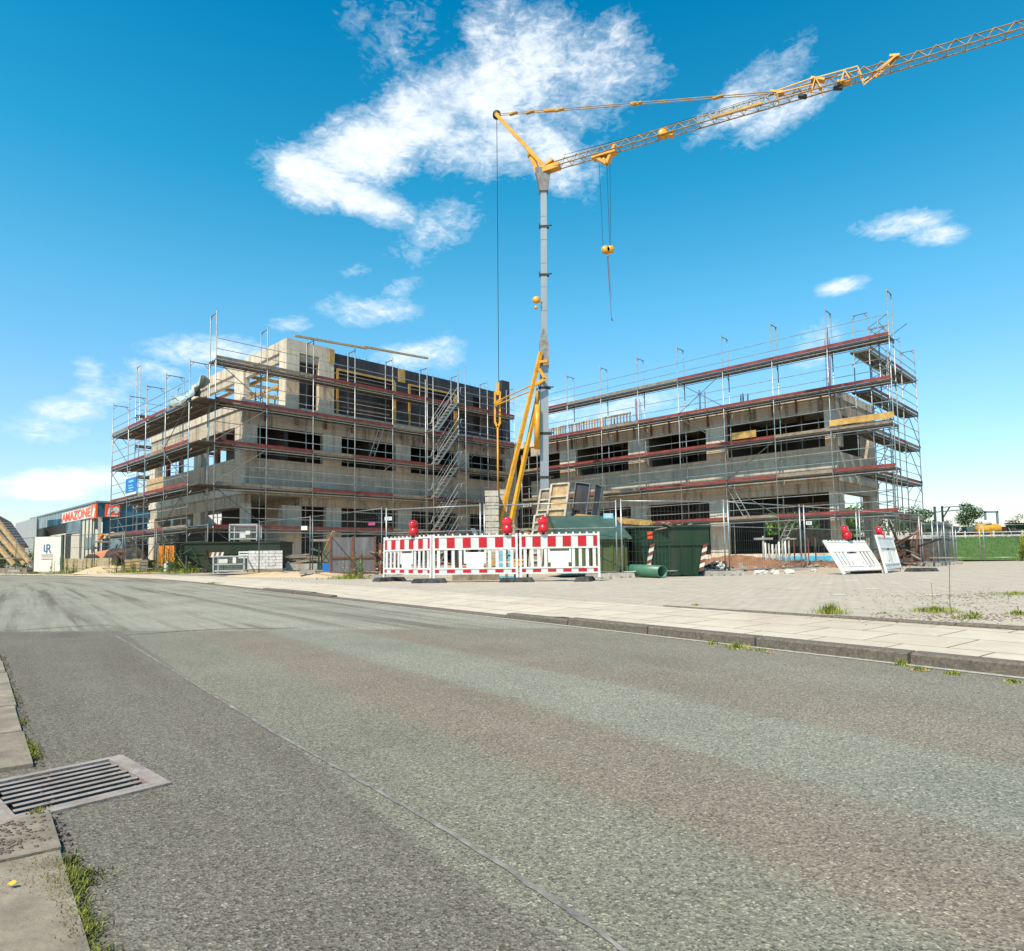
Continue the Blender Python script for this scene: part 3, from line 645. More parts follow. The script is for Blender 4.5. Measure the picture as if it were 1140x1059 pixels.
# black panel formwork on the top storey: a thing of its own, it will be lifted away
fw = thing('wall_formwork', 'black panel wall formwork with yellow timber edges on the top storey left of the crane', 'formwork', tuple(Vector(OL_)+Matrix.Rotation(LA_, 3, 'Z')@Vector((0,0,Z1))), LA_)
zt = 12.15-Z1
def fbx(name, mt, *b_): return mbx(name, mt, fw, *b_)
fbx('panel', M['film'], (6.9, 11.0, V0+.02, V0+.3, 11.22-Z1, zt)); fbx('panel', M['film'], (11.0, 11.98, V0+.02, V0+.3, .02, zt-.02)); fbx('panel', M['film'], (11.98, 15.72, V0+.02, V0+.3, 11.22-Z1, zt-.03))
fbx('panel', M['film'], (15.72, 17.3, V0+.02, V0+.3, .02, zt-.05)); fbx('panel', M['film'], (17.3, 18.1, V0+.02, V0+.3, 11.35-Z1, zt-.06)); fbx('panel', M['film'], (17.3, 18.1, V0+.02, V0+.3, .02, .4)); fbx('panel', M['film'], (18.1, 19.9, V0+.02, V0+.3, .02, zt-.08))
fbx('panel', M['film'], (20.0, 20.75, V0-.02, V0+.25, .02, 13.0-Z1)); fbx('panel', M['film'], (20.5, 20.75, V0+.25, 3.2, .02, 12.5-Z1))
fbx('timber_edge', M['ply'], (7.02, 7.14, V0-.03, V0+.015, .02, 11.3-Z1)); fbx('timber_edge', M['ply'], (7.14, 10.95, V0-.03, V0+.015, 11.2-Z1, 11.32-Z1)); fbx('timber_edge', M['ply'], (10.85, 11.03, V0-.03, V0+.015, .02, 11.2-Z1))
fbx('timber_edge', M['ply'], (11.95, 12.1, V0-.03, V0+.015, .02, 11.3-Z1)); fbx('timber_edge', M['ply'], (12.1, 15.75, V0-.03, V0+.015, 11.2-Z1, 11.31-Z1)); fbx('timber_edge', M['ply'], (15.6, 15.95, V0-.03, V0+.015, .02, 11.2-Z1))
fbx('timber_edge', M['ply'], (6.55, 6.88, V0-.03, V0+.008, 11.55-Z1, 12.3-Z1)); fbx('timber_edge', M['ply'], (11.2, 11.7, V0-.03, V0+.015, 11.3-Z1, zt-.04))
for i in range(4): fbx('steel_waler', M['woodg'], (7.2+i*.02, 10.8, V0+.32, V0+.42, .5+i*.55, .58+i*.55))
fbx('inner_panel', M['film'], (6.9, 20.4, 1.95, 2.1, .02, zt-.35))
mb = MB()
for i in range(30): mb.tube((6.8+i*.45, V0+.15, zt-.1), (6.8+i*.45, V0+.15, zt+.12+.1*(i%3)*.5), .012, 4)
mb.build('tie_bars', M['rust'], fw)
# connecting corner piece between the wings: set-back stair core
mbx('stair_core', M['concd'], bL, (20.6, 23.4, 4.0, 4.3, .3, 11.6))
mbx('stair_core', M['conc'], bL, (21.4, 21.8, V0+.4, 4.0, 4.3, 5.83), (21.4, 21.8, V0+.4, 4.0, 7.5, 8.72))
# edge formwork of the right wing's roof
rf = thing('roof_edge_formwork', 'row of slatted wooden formwork panels on the roof edge right of the crane mast', 'formwork', tuple(Vector(OR_)+Matrix.Rotation(-RA_, 3, 'Z')@Vector((0,0,8.72))), -RA_)
for i, (a, b_, h) in enumerate(((15.4, 17.4, 1.0), (17.5, 19.4, .98), (19.5, 21.2, .95), (21.3, 23.2, .92))):
    mb = MB(); mb.box(-b_, -a, 2.2, 2.25, h-.12, h); mb.box(-b_, -a, 2.2, 2.25, .02, .12); mb.box(-b_, -a, 2.26, 2.29, .1, h*.45)
    for j in range(9): x = -b_+j*(b_-a-.07)/8; mb.box(x, x+.07, 2.14, 2.2, .02, h)
    mb.build('slatted_panel', M['wood'] if i % 2 else M['woodg'], rf)
# rebar and red props sticking out of the right wing
def rebar(u, v, z, h, n, label, mt, sp=.07):
    o = Vector(OR_)+Matrix.Rotation(-RA_, 3, 'Z')@Vector((-u, v, z)); mb = MB(); r2 = random.Random(int(u*10))
    for i in range(n):
        x = r2.uniform(-sp*3, sp*3); y = r2.uniform(-.25, .25); mb.tube((x, y, 0), (x+r2.uniform(-.03,.03), y, h*r2.uniform(.8, 1)), .016 if n > 5 else .035, 5)
    for i in range(3): mb.box(-sp*3.2, sp*3.2, -.27, -.25, h*(.2+.2*i), h*(.2+.2*i)+.012)
    o_ = mb.build('rebar_cage', mt); o_.location = o; o_.rotation_euler = (0,0,-RA_); tag(o_, label, 'rebar')
rebar(15.0, 2.4, 8.72, 1.9, 9, 'rusty starter bars rising from the roof above the formwork panels', M['rust'])
rebar(10.4, 1.9, 8.72, 1.6, 4, 'short dark bars standing on the roof edge at the middle of the right wing', M['bluegreen'])
rebar(8.0, 2.4, 8.72, .9, 4, 'lowest stub of bars on the roof edge of the right wing', M['dark'], .05)
rebar(3.3, 1.9, 8.72, 3.3, 6, 'tall red and dark props bundled at the end column of the right wing', M['toe'], .05)

# ------------------------------------------------------------------ scaffolding
def scaffold(root, xs, y0, y1, levels, zb, ztop, toecols, sgn=1, decks=None, rails=None, braces=(), tops=None, inner=True, name=None, rail_x=None, toe_in=False):
    """outer line y0, inner line y1; one part per tube, deck, toe board, rail"""
    for i, x in enumerate(xs):
        zt_ = tops[i] if tops else ztop
        mb = MB(); mb.tube((x, y0, zb), (x, y0, zt_), .026, 6)
        z = zb
        for l in levels: mb.tube((x, y0, l-.04), (x, y0, l+.06), .036, 6)
        mb.box(x-.08, x+.08, y0-.08, y0+.08, zb-.01, zb+.01); mb.build('standard', M['galv'], root)
        if inner:
            mb = MB(); mb.tube((x, y1, zb), (x, y1, zt_-.06), .026, 6)
            for l in levels: mb.tube((x, y1, l-.04), (x, y1, l+.06), .036, 6)
            mb.build('standard', M['galv'], root)
        for l in levels:
            mb = MB(); mb.box(x-.03, x+.03, min(y0, y1), max(y0, y1), l-.1, l-.035)
            mb.tube((x, y1, l-.45), (x, y1-(y1-y0)*.35, l-.1), .016, 4); mb.tube((x, y0, l-.45), (x, y0+(y1-y0)*.3, l-.1), .016, 4)
            mb.build('transom', M['galvd'], root)
        if zt_ >= ztop-.6:
            mb = MB(); mb.tube((x, y0, zt_-.12), (x, y1, zt_-.12), .022, 5); mb.tube((x, y0, zt_-.35), (x, y0+(y1-y0)*.22, zt_-.13), .014, 4); mb.tube((x, y1, zt_-.35), (x, y1-(y1-y0)*.22, zt_-.13), .014, 4)
            mb.build('top_frame', M['galvd'], root)
    n = len(xs)-1
    for li, l in enumerate(levels):
        for i in range(n):
            if decks and not decks(li, i): continue
            a, b_ = sorted((xs[i], xs[i+1])); a += .02; b_ -= .02; mb = MB(); s_ = 1 if y1 > y0 else -1
            ya, yb = y0+.04*s_, y1+.18*s_
            h_ = (yb-ya-.03*s_)/2
            for q in range(2):
                p0 = ya+q*(h_+.03*s_); p1 = p0+h_
                mb.box(a, b_, min(p0,p1), max(p0,p1), l-.03, l+.012, 0)
                mb.box(a, b_, min(p0,p1)-.003, min(p0,p1)+.03, l-.055, l+.02, 1); mb.box(a, b_, max(p0,p1)-.03, max(p0,p1)+.003, l-.055, l+.02, 1)
                for r in range(6): x = a+(b_-a)*(r+.5)/6; mb.box(x-.03, x+.03, min(p0,p1)+.03, max(p0,p1)-.03, l-.052, l-.031, 1)
            mb.build('deck', [M['plank'], M['deckedge']], root)
            tcol = toecols(li, i)
            if tcol is not None:
                yy = y0-.035*s_; mb = MB(); mb.box(a-.02, b_+.02, min(yy, yy+.03*s_), max(yy, yy+.03*s_), l+.022, l+.17); mb.build('toe_board', tcol, root)
    for li, l in enumerate(levels):
        if rails and not rails(li): continue
        for hh in (.5, 1.0):
            mb = MB(); xx = [xs[0], xs[-1]] if rail_x is None else rail_x
            mb.tube((xx[0], y0, l+hh), (xx[1], y0, l+hh), .019, 5); mb.build('guard_rail', M['galv'], root)
    for l in levels:
        for yy in (y0, y1): mb = MB(); mb.tube((xs[0], yy, l-.16), (xs[-1], yy, l-.16), .02, 5); mb.build('ledger', M['galv'], root)
    for (i, z0, j, z1) in braces:
        mb = MB(); yy = y0-.05*(1 if y1 > y0 else -1); mb.tube((xs[i], yy, z0), (xs[j], yy, z1), .02, 5); mb.build('brace', M['galvd'], root)
lv = lambda z0, n: [z0+2*i for i in range(n)]
tr = random.Random(11)
def tc(li, i):
    r = tr.random(); return M['toe'] if r < .74 else M['woodg']
sR = thing('scaffold', 'long galvanised scaffold with red toe boards along the front of the right wing', 'scaffold', OR_, -RA_, 'scaffolds round the building')
xsR = [-BR*k for k in range(9)]
scaffold(sR, xsR, 0, .73, lv(2.41, 5), .0, 12.42, tc, braces=((3, 8.5, 4, 10.3), (4, 8.5, 3, 10.3), (2, 2.5, 3, 4.3), (3, 4.5, 2, 6.3), (3, 6.5, 4, 8.3), (5, .6, 6, 2.3), (7, 4.5, 8, 6.3), (7, 2.3, 8, .6)), tops=[12.62]+[12.42]*8)
mbx('board', M['ply'], sR, (-2.7, .05, -.1, -.06, 6.62, 6.9)); mbx('board', M['ply'], sR, (-7.6, -6.3, -.09, -.05, 6.62, 6.98))
scaffold(sR, [-21.46, -22.9], 0, .73, lv(2.41, 3), .0, 7.6, lambda li, i: M['woodg'])
xsL = [BL*k for k in range(9)]
xsC = [-BR*8, -21.9]
sL = thing('scaffold', 'long galvanised scaffold with red toe boards along the street front of the left wing', 'scaffold', OL_, LA_, 'scaffolds round the building')
def dkL(li, i): return not (li == 4 and i > 8)
scaffold(sL, xsL, 0, .73, lv(2.19, 5), .1, 12.3, lambda li, i: (M['woodg'] if (li == 4 and i < 2) else tc(li, i)), decks=dkL, tops=[12.5]+[12.3]*8, braces=((0, 4.3, 1, 6.1), (1, 2.3, 0, 4.1), (0, 6.3, 1, 8.1), (1, .4, 0, 2.1), (1, 8.3, 0, 10.1), (4, 2.3, 3, 4.1), (3, 4.3, 4, 6.1), (7, 2.3, 8, 4.1), (6, 6.3, 7, 8.1), (8, 4.3, 7, 6.1)))
mb = MB()
mb.beam((3.95, -.01, 12.2), (8.3, -.01, 12.47), .12, .1); mb.beam((8.1, .01, 12.53), (12.65, .01, 12.8), .12, .1); mb.build('top_plank', M['wood'], sL)
# scaffold on the left face: runs away from the corner
ysS = [.9, 4.1, 7.1, 10.1, 13.2]
sS = thing('scaffold', 'weathered scaffold running back along the short left face of the building', 'scaffold', OL_, LA_+math.pi/2, 'scaffolds round the building')
# local x = v, local y = -u : outer line at u=-.85 -> y=.85, inner at u=0 -> y=0 ; deck widened towards the wall
xsS = ysS
def tcS(li, i): return M['toe'] if (li+i) % 3 else M['woodg']
scaffold(sS, xsS, .85, 0.0, [2.19, 4.19, 6.19, 8.19], .1, 10.2, tcS, braces=((0, .4, 1, 2.1), (0, 4.3, 1, 6.1), (3, 4.3, 4, 6.1), (4, 2.3, 3, 4.1), (3, 6.3, 4, 8.1), (1, 2.4, 0, 4.1), (1, 6.3, 0, 8.1), (3, 2.3, 4, 4.1), (4, .4, 3, 2.1), (2, .4, 1, 2.1)))
for li, l in enumerate([2.19, 4.19, 6.19, 8.19]):
    for i, (a, b_) in enumerate(((-.2, .88), (.9, 4.08), (4.1, 7.08), (7.1, 10.08), (10.1, 13.2))):
        mb = MB(); mb.box(a, b_, -.75, -.2, l-.03, l+.012); mb.box(a, b_, -.78, -.75, l-.055, l+.02, 1); mb.build('console_deck', [M['plank'], M['deckedge']], sS)
        if i == 0: mb = MB(); mb.box(a, b_, -.17, .82, l-.035, l+.01); mb.build('deck', M['plank'], sS)
mbx('plywood_board', M['wood'], sS, (4.3, 6.85, .80, .83, 4.26, 4.95))
# far return scaffold seen behind the left end
sB = thing('scaffold', 'tall narrow scaffold tower rising behind the far end of the left face', 'scaffold', tuple(Vector(OL_)+Matrix.Rotation(LA_, 3, 'Z')@Vector((1.3, 15.6, 0))), LA_, 'scaffolds round the building')
scaffold(sB, [0, 2.57, 5.1], 0.9, 0.1, [2.2, 4.2, 6.2, 8.2, 10.2], .1, 12.6, lambda li, i: M['woodg'], tops=[13.6, 12.6, 12.6], braces=((0, 2.3, 1, 4.1), (1, 4.3, 0, 6.1)))
# blue dust sheet hanging over the rails at the corner
mb = MB(); n_ = 14
for i in range(n_+1):
    t = i/n_; v = -.4+t*4.2; z = 8.62+.4*(1-t)**2-.35*math.sin(t*3.1)+.25*t
    for j in range(4): mb.v.append((v, .88+.12*math.sin(i*1.7+j)-.22*j*.7, z+.12*j-.16*(j-1.5)**2+.05*math.sin(i*2.3+j*2)))
for i in range(n_):
    for j in range(3): k = i*4+j; mb.f.append((k, k+4, k+5, k+1)); mb.m.append(0); mb.sm.append(True)
o = mb.build('dust_sheet', mat('pale_blue_sheet', (.38,.47,.48), .7, .35, 2, (.2,.26,.27), 0, .4, 8)); o.location = OL_; o.rotation_euler = (0,0,LA_+math.pi/2); tag(o, 'crumpled pale blue sheet draped over the scaffold at the left corner', 'sheet')
md = o.modifiers.new('thick', 'SOLIDIFY'); md.thickness = .02
# blue contractor sign on the left scaffold
sg = thing('contractor_sign', 'blue sign board hung on the scaffold of the left face', 'sign', tuple(Vector(OL_)+Matrix.Rotation(LA_+math.pi/2, 3, 'Z')@Vector((9.05, .93, 4.35))), LA_+math.pi/2)
mbx('board', M['blue'], sg, (-.95, .95, 0, .03, 0, 1.2))
mbx('white_band', M['white'], sg, (-.95, .95, .031, .035, 0, .13), (-.95, .95, .031, .035, .95, 1.2))
mbx('print', M['cyan'], sg, (-.45, .4, .031, .036, .7, .82), (-.3, .45, .031, .036, .5, .57), (-.5, .4, .031, .036, .36, .43), (-.35, .35, .031, .036, .22, .28), (-.8, .5, .036, .039, 1.02, 1.12))
# scaffold at the right end of the right wing
sE = thing('scaffold', 'dense galvanised scaffold standing at the open right end of the right wing', 'scaffold', tuple(Vector(OR_)), -RA_+math.pi/2, 'scaffolds round the building')
# local x = v, local y = u
def tcE(li, i): return M['toe'] if (li+i) % 2 else M['woodg']
scaffold(sE, [1.5, 4.3, 7.1, 10.1], 1.25, 1.95, lv(2.41, 5), .0, 12.3, tcE, braces=((0, 8.5, 1, 10.3), (2, 8.5, 3, 6.5), (2, 6.5, 3, 4.5), (3, 4.4, 2, 2.6), (0, 4.5, 1, 6.3), (1, 6.5, 0, 8.3), (0, 2.4, 1, .5)))
mb = MB()
for v, y in ((.35, -.72), (1.2, .5), (.35, .6), (.02, -.72), (1.35,-.45)):
    pass
for v, y, zt_ in ((.73, .62, 11.6), (2.6, .75, 10.6)):
    mb = MB(); mb.tube((v, y, 0), (v, y, zt_), .026, 6); mb.build('standard', M['galv'], sE)
mb = MB()
for l in lv(2.41, 5):
    for hh in (.5, 1.0): mb.tube((.0, .0, l+hh), (1.5, 1.25, l+hh), .018, 5); mb.tube((.73, .62, l+hh), (2.6, .75, l+hh), .018, 5)
    mb.tube((.73, .0, l-.05), (.73, 1.3, l-.05), .02, 5)
mb.build('guard_rail', M['galv'], sE)
mb = MB(); mb.tube((1.0, 1.9, 9.6), (1.1, -.5, 11.1), .018, 5); mb.tube((5.5, 1.9, 9.2), (5.8, .2, 9.45), .018, 5); mb.build('loose_tube', M['galvd'], sE)
# stair tower in front of the left wing
st = thing('stair_tower', 'aluminium zigzag stair tower standing against the left wing scaffold', 'stairs', tuple(Vector(OL_)+Matrix.Rotation(LA_, 3, 'Z')@Vector((12.35, -.85, 0))), LA_)
for x in (0, 2.57):
    for y in (0, .72): mb = MB(); mb.tube((x, y, .1), (x, y, 12.6 if x else 11.4), .03, 6); mb.build('standard', M['galv'], st)
for k in range(5):
    z0 = .2+2*k if k else .2; z1 = 2.19+2*k; x0, x1 = .35, 1.95
    fl = MB()
    for y in (.08, .62): fl.beam((x0, y, z0), (x1, y, z1), .03, .15, up=(0, 1, 0)) if False else fl.extr([(x0-.08, y, z0), (x0+.08, y, z0), (x1+.08, y, z1), (x1-.08, y, z1)], (0, .03, 0))
    f_ = fl.build('stair_flight', M['alu'], st)
    tb = MB()
    for i in range(9): t = (i+.5)/9; x = x0+(x1-x0)*t; z = z0+(z1-z0)*t; tb.box(x-.1, x+.1, .11, .62, z-.015, z+.015)
    tb.build('treads', M['alu'], f_)
    hb = MB()
    for y in (.04, .68): hb.path([(x0-.25, y, z0+.5), (x0, y, z0+.55), (x0+.15, y, z0+.95), (x1, y, z1+.95), (x1+.3, y, z1+.95)], .017, 5); hb.path([(x0, y, z0+.55), (x1, y, z1+.5)], .015, 5)
    hb.build('handrail', M['alu'], st)
    ld = MB(); ld.box(x1+.08, 2.6, .02, .7, z1-.04, z1); ld.box(-.05, x0-.08, .02, .7, z0-.04, z0) ; ld.build('landing', M['deckedge'], st)
    gl = MB(); gl.path([(2.55, .02, z1+.5), (2.25, .02, z1+.5), (2.15, .02, z1+.75), (2.25, .02, z1+1), (2.55, .02, z1+1)], .016, 5); gl.path([(0, .02, z0+1.0), (.0, .02, z0+.4), (.35, .02, z0+.4), (.35, .02, z0+1.0), (0, .02, z0+1.0)], .014, 4); gl.build('guard_rail', M['galv'], st)
# short ladders between the decks
def ladder(root_loc, rz, p0, p1, label, wdt=.32):
    p0 = Vector(p0); p1 = Vector(p1); mb = MB(); n = 7
    for dx in (0, wdt): mb.beam(p0+Vector((dx,0,0)), p1+Vector((dx,0,0)), .05, .03)
    for i in range(n): q = p0.lerp(p1, (i+.5)/n); mb.tube(q, q+Vector((wdt,0,0)), .014, 4)
    mb.xf(Matrix.Translation(-p0)); o = mb.build('ladder', M['alu']); o.location = Vector(root_loc)+Matrix.Rotation(rz, 3, 'Z')@p0; o.rotation_euler = (0,0,rz)
    tag(o, label, 'ladder', 'short ladders between scaffold decks'); return o
ladder(OL_, LA_, (8.6, .3, 6.25), (9.3, .3, 8.1), 'short ladder below the third deck of the left wing, next to the black formwork')
ladder(OR_, -RA_, (-3.9-1.9, .3, .7), (-3.9-1.0, .3, 2.35), 'aluminium ladder leaning under the first deck at the ground floor opening of the right wing')
ladder(OR_, -RA_, (-7.3, .4, 2.5), (-8.3, .4, 4.35), 'pale blue ladder between first and second deck of the right wing')
# ------------------------------------------------------------------ crane
cr = thing('tower_crane', 'yellow and grey fast-erecting crane with long lattice jib, rising between the two wings', 'crane', (1.42, 30, .2))
CB = Vector((1.42, 30, .2))
def W(p): return Vector(p)-CB
mb0, mt0 = Vector((1.44, 30, 1.0)), Vector((1.70, 30, 18.75))
def mast_p(z): return mb0.lerp(mt0, (z-1.0)/17.75)
mb = MB(); mb.beam(W(mast_p(1.2)), W(mast_p(10.4)), .38, .38); mb.build('lower_mast', M['mast'], cr)
mb = MB(); mb.beam(W(mast_p(9.8)), W(mast_p(18.7)), .28, .28)
for i in range(7):
    z = 10.8+i*1.12; q = W(mast_p(z)); mb.box(q.x-.148, q.x+.148, q.y-.149, q.y+.148, q.z-.012, q.z+.012)
mb.build('upper_mast', M['mast'], cr)
for z in (2.2, 3.1, 4.2, 6.2, 8.3, 13.6, 15.9):
    q = W(mast_p(z)); w_ = .2 if z < 10.4 else .15; mb = MB(); mb.box(q.x-w_-.06, q.x+w_+.1, q.y-w_, q.y-w_+.14, q.z-.06, q.z+.06); mb.tube((q.x+w_+.1, q.y-w_-.05, q.z), (q.x+w_+.22, q.y-w_-.05, q.z+.02), .03, 6); mb.tube((q.x-w_-.05, q.y-w_, q.z-.02), (q.x-w_-.05, q.y-w_, q.z+.14), .025, 5); mb.build('mast_bracket', M['dark'], cr)
mb = MB(); q = W(mast_p(10.1)); mb.box(q.x-.21, q.x+.21, q.y-.23, q.y+.23, q.z-.8, q.z+.35); mb.extr([(q.x-.21, q.y-.2, q.z+.35), (q.x-.03, q.y-.2, q.z+1.0), (q.x+.21, q.y-.2, q.z+.35)], (0, .5, 0)); mb.build('mast_collar', mat('grey_collar', (.24,.235,.22), .6, .3, 5, (.14,.11,.09), .3), cr)
mb = MB(); q = W(mast_p(18.6)); mb.hexa([(q.x-.2,q.y-.2,q.z-1),(q.x+.2,q.y-.2,q.z-1),(q.x+.2,q.y+.2,q.z-1),(q.x-.2,q.y+.2,q.z-1),(q.x-.38,q.y-.25,q.z+.1),(q.x+.34,q.y-.25,q.z+.1),(q.x+.34,q.y+.25,q.z+.1),(q.x-.38,q.y+.25,q.z+.1)]); mb.build('mast_head', mat('grey_head', (.2,.19,.18), .6, .3, 5, (.12,.1,.09), .3), cr)
JD = Vector((.8885, -.4589, 0)).normalized(); JN = Vector((-JD.y, JD.x, 0))
J0 = Vector((1.9, 29.9, 18.62))
def jp(x, y):                        # point in the vertical plane of the jib
    d = ray(x, y); t = (J0-CAM).dot(JN)/d.dot(JN); return CAM+d*t
def jl(s, z=0, n=0): return J0+JD*s+JN*n+Vector((0,0,z))
slope = -.012
def jz(s): return slope*s
NB = 42; BW = .58
def truss(s0, nb, h, wd, name, mt, dz=0, r=.027):
    mb = MB(); s1 = s0+nb*BW
    for n in (-wd, wd): mb.tube(W(jl(s0, jz(s0)+dz, n)), W(jl(s1, jz(s1)+dz, n)), r, 5)
    mb.tube(W(jl(s0+.2, jz(s0)+dz+h*.75, 0)), W(jl(s1, jz(s1)+dz+h, 0)), r, 5)
    for i in range(nb):
        a = s0+i*BW; b_ = a+BW/2; c = a+BW
        for n in (-wd, wd):
            mb.tube(W(jl(a, jz(a)+dz, n)), W(jl(b_, jz(b_)+dz+h*.97, 0)), r*.5, 4, cap=False); mb.tube(W(jl(b_, jz(b_)+dz+h*.97, 0)), W(jl(c, jz(c)+dz, n)), r*.5, 4, cap=False)
        mb.tube(W(jl(a, jz(a)+dz, -wd)), W(jl(a, jz(a)+dz, wd)), r*.5, 4, cap=False); mb.tube(W(jl(a, jz(a)+dz, -wd)), W(jl(c, jz(c)+dz, wd)), r*.4, 4, cap=False)
    return mb.build(name, mt, cr)
truss(0, 21, .42, .18, 'inner_jib', M['gtruss']); truss(21*BW, 24, .46, .18, 'outer_jib', M['gtruss'])
mb = MB(); mb.beam(W(J0+Vector((-.5,.15,-.05))), W(jl(.6, .05)), .36, .25); mb.beam(W(J0+Vector((-.35,.1,.1))), W(jl(.3, .4)), .3, .12); mb.build('jib_foot', M['yel'], cr)
# A-frame
tip = Vector((-.76, 31.2, 0)); tip.z = jp(553, 128).z; tip = jp(553, 128)
root_ = W(mast_p(18.7)); mb = MB()
for n in (-.14, .14): mb.beam(root_+Vector((.1, 0, .1))+JN*n*1.2, W(tip)+JN*n*.5, .13, .17)
for i in range(4): t = .15+i*.22; a = (root_+Vector((.1,0,.1))).lerp(W(tip), t); mb.tube(a-JN*.15, a+JN*.15, .03, 5)
mb.build('a_frame', M['yel'], cr)
mb = MB(); mb.lathe([(0,-.09),(.2,-.09),(.2,.09),(0,.09)], W(tip), 12, axis='y'); mb.build('tip_sheave', M['dark'], cr)
q = W(jp(591, 172)); mb = MB(); mb.beam(root_+Vector((-.25, .1, -.05)), q, .2, .2); mb.lathe([(0,-.12),(.16,-.12),(.16,.12),(0,.12)], q, 10, axis='y'); mb.build('head_strut', M['yel'], cr)
# pendant bars
pa = tip; pb = jp(865, 103); mb = MB()
for n in (-.07, .07): mb.tube(W(pa)+JN*n, W(pb)+JN*n, .02, 5)
for t in (.07, .14, .26, .55, .82): mb.beam(W(pa.lerp(pb, t))-JD*.18, W(pa.lerp(pb, t+.004))+JD*.18, .16, .07)
mb.build('pendant_bar', M['ply'], cr)
for t0, t1 in ((.2, .245), (.53, .56)): mb = MB(); mb.beam(W(pa.lerp(pb, t0)), W(pa.lerp(pb, t1)), .16, .09); mb.build('pendant_joint', M['yel'], cr)
# yellow folding gear on the jib
mb = MB()
for n in (-.12, .12):
    for a, b_ in (((865,103),(908,88)), ((865,106),(905,96)), ((908,89),(955,76)), ((864,102),(868,118)), ((908,88),(903,106)), ((908,88),(916,104)), ((940,80),(936,95)), ((940,80),(948,93)), ((955,77),(962,93)), ((962,92),(998,63)), ((975,84),(998,64))):
        A, B_ = jp(*a), jp(*b_); mb.beam(W(A)+JN*n, W(B_)+JN*n, .035, .04)
mb.build('folding_linkage', M['yel'], cr)
for a, b_ in (((858,103),(872,104)), ((903,88),(918,90)), ((932,92),(946,92)), ((990,64),(1001,63))): mb = MB(); mb.beam(W(jp(*a)), W(jp(*b_)), .26, .08); mb.build('linkage_block', M['yel'], cr)
for a, b_ in (((889,107),(898,108)), ((928,98),(938,98))): mb = MB(); mb.beam(W(jp(*a)), W(jp(*b_)), .2, .09); mb.build('linkage_pin', M['dark'], cr)
# flat name plate of the jib: letters on a light board
s_a = (jp(793, 128)-J0).dot(JD); s_b = (jp(850, 112)-J0).dot(JD)
pl = MB(); pl.extr([W(jl(s_a, jz(s_a)+.03, -.19)), W(jl(s_b, jz(s_b)+.03, -.19)), W(jl(s_b, jz(s_b)+.13, -.19)), W(jl(s_a, jz(s_a)+.13, -.19))], -JN*.02); pl.build('name_plate', M['ply'], cr)
mid = (s_a+s_b)/2; rzj = math.atan2(JD.y, JD.x)
text('EL KRUENBROOCK', .3, M['bluegreen'], cr, W(jl(mid, jz(mid)+.3, -.1)), (math.pi/2, 0, rzj), .006, sx=1.25)
# jib sheaves and trolley
tr_ = jp(673, 172); s_t = (tr_-J0).dot(JD)
mb = MB(); c_ = W(jl(s_t, jz(s_t)-.1))
mb.beam(c_-JD*.55, c_+JD*.55, .4, .08); mb.beam(c_-JD*.5+Vector((0,0,.1)), c_+JD*.1-Vector((0,0,.42)), .3, .12); mb.beam(c_+JD*.5+Vector((0,0,.3)), c_+JD*.1-Vector((0,0,.42)), .3, .12); mb.lathe([(0,-.1),(.14,-.1),(.14,.1),(0,.1)], c_-Vector((0,0,.22)), 10, axis='y'); mb.build('trolley', M['yel'], cr)
s_m = (jp(738, 150)-J0).dot(JD); mb = MB(); c2 = W(jl(s_m, jz(s_m)+.12)); mb.lathe([(0,-.08),(.2,-.08),(.23,0),(.2,.08),(0,.08)], c2, 14, axis='y'); mb.beam(c2-JD*.15, c2+JD*.45-Vector((0,0,.2)), .3, .12); mb.build('guide_sheave', M['yel'], cr)
mb = MB(); a = W(jl(.8, .5)); mb.tube(a, c2+Vector((0,0,.25)), .012, 4); mb.tube(c2+Vector((0,0,.3)), W(jp(860, 103)), .012, 4); mb.build('jib_rope', M['dark'], cr)
hk = Vector(tr_); hz = .0
d = ray(677, 279); Yb = (tr_.y); hkz = HC+(d.z/d.y)*Yb; hx = at(677, 279, Yb).x
mb = MB()
for (xo, xi) in ((667, 671.5), (679, 680)):
    mb.tube(W(at(xo, 182, Yb)), W(at(xi, 277, Yb)), .009, 4)
mb.tube(W(at(675.5, 182, Yb)), W(at(679, 277, Yb)), .009, 4); mb.build('hoist_rope', M['dark'], cr)
hb = W(at(676.5, 279, Yb)); mb = MB(); mb.lathe([(0,-.09),(.17,-.09),(.2,0),(.17,.09),(0,.09)], hb+Vector((-.09,0,.03)), 12, axis='y'); mb.lathe([(0,-.09),(.15,-.09),(.18,0),(.15,.09),(0,.09)], hb+Vector((.12,0,.05)), 12, axis='y'); mb.box(hb.x-.22, hb.x+.25, hb.y-.05, hb.y+.05, hb.z-.1, hb.z+.06)
mb.tube(hb-Vector((0,0,.08)), hb-Vector((0,0,.3)), .04, 6); hkm = mb.build('hook_block', M['yel'], cr)
ch = MB(); zc = hb.z-.3; x_ = hb.x; k = 0
bot = W(at(679.5, 355, Yb)).z
while zc > bot:
    x_ += .0035; ch.tube((x_-.02, hb.y, zc), (x_-.02+(.015 if k % 2 else 0), hb.y+(0 if k % 2 else .015), zc-.085), .017 if zc > bot+1.2 else .011, 4); ch.tube((x_+.03, hb.y, zc), (x_+.03, hb.y, zc-.05), .012, 4) if zc > bot+.9 else None; zc -= .09; k += 1
ch.tube((x_, hb.y, bot), (x_+.04, hb.y, bot-.1), .02, 5); ch.build('sling_chain', M['rust'], hkm)
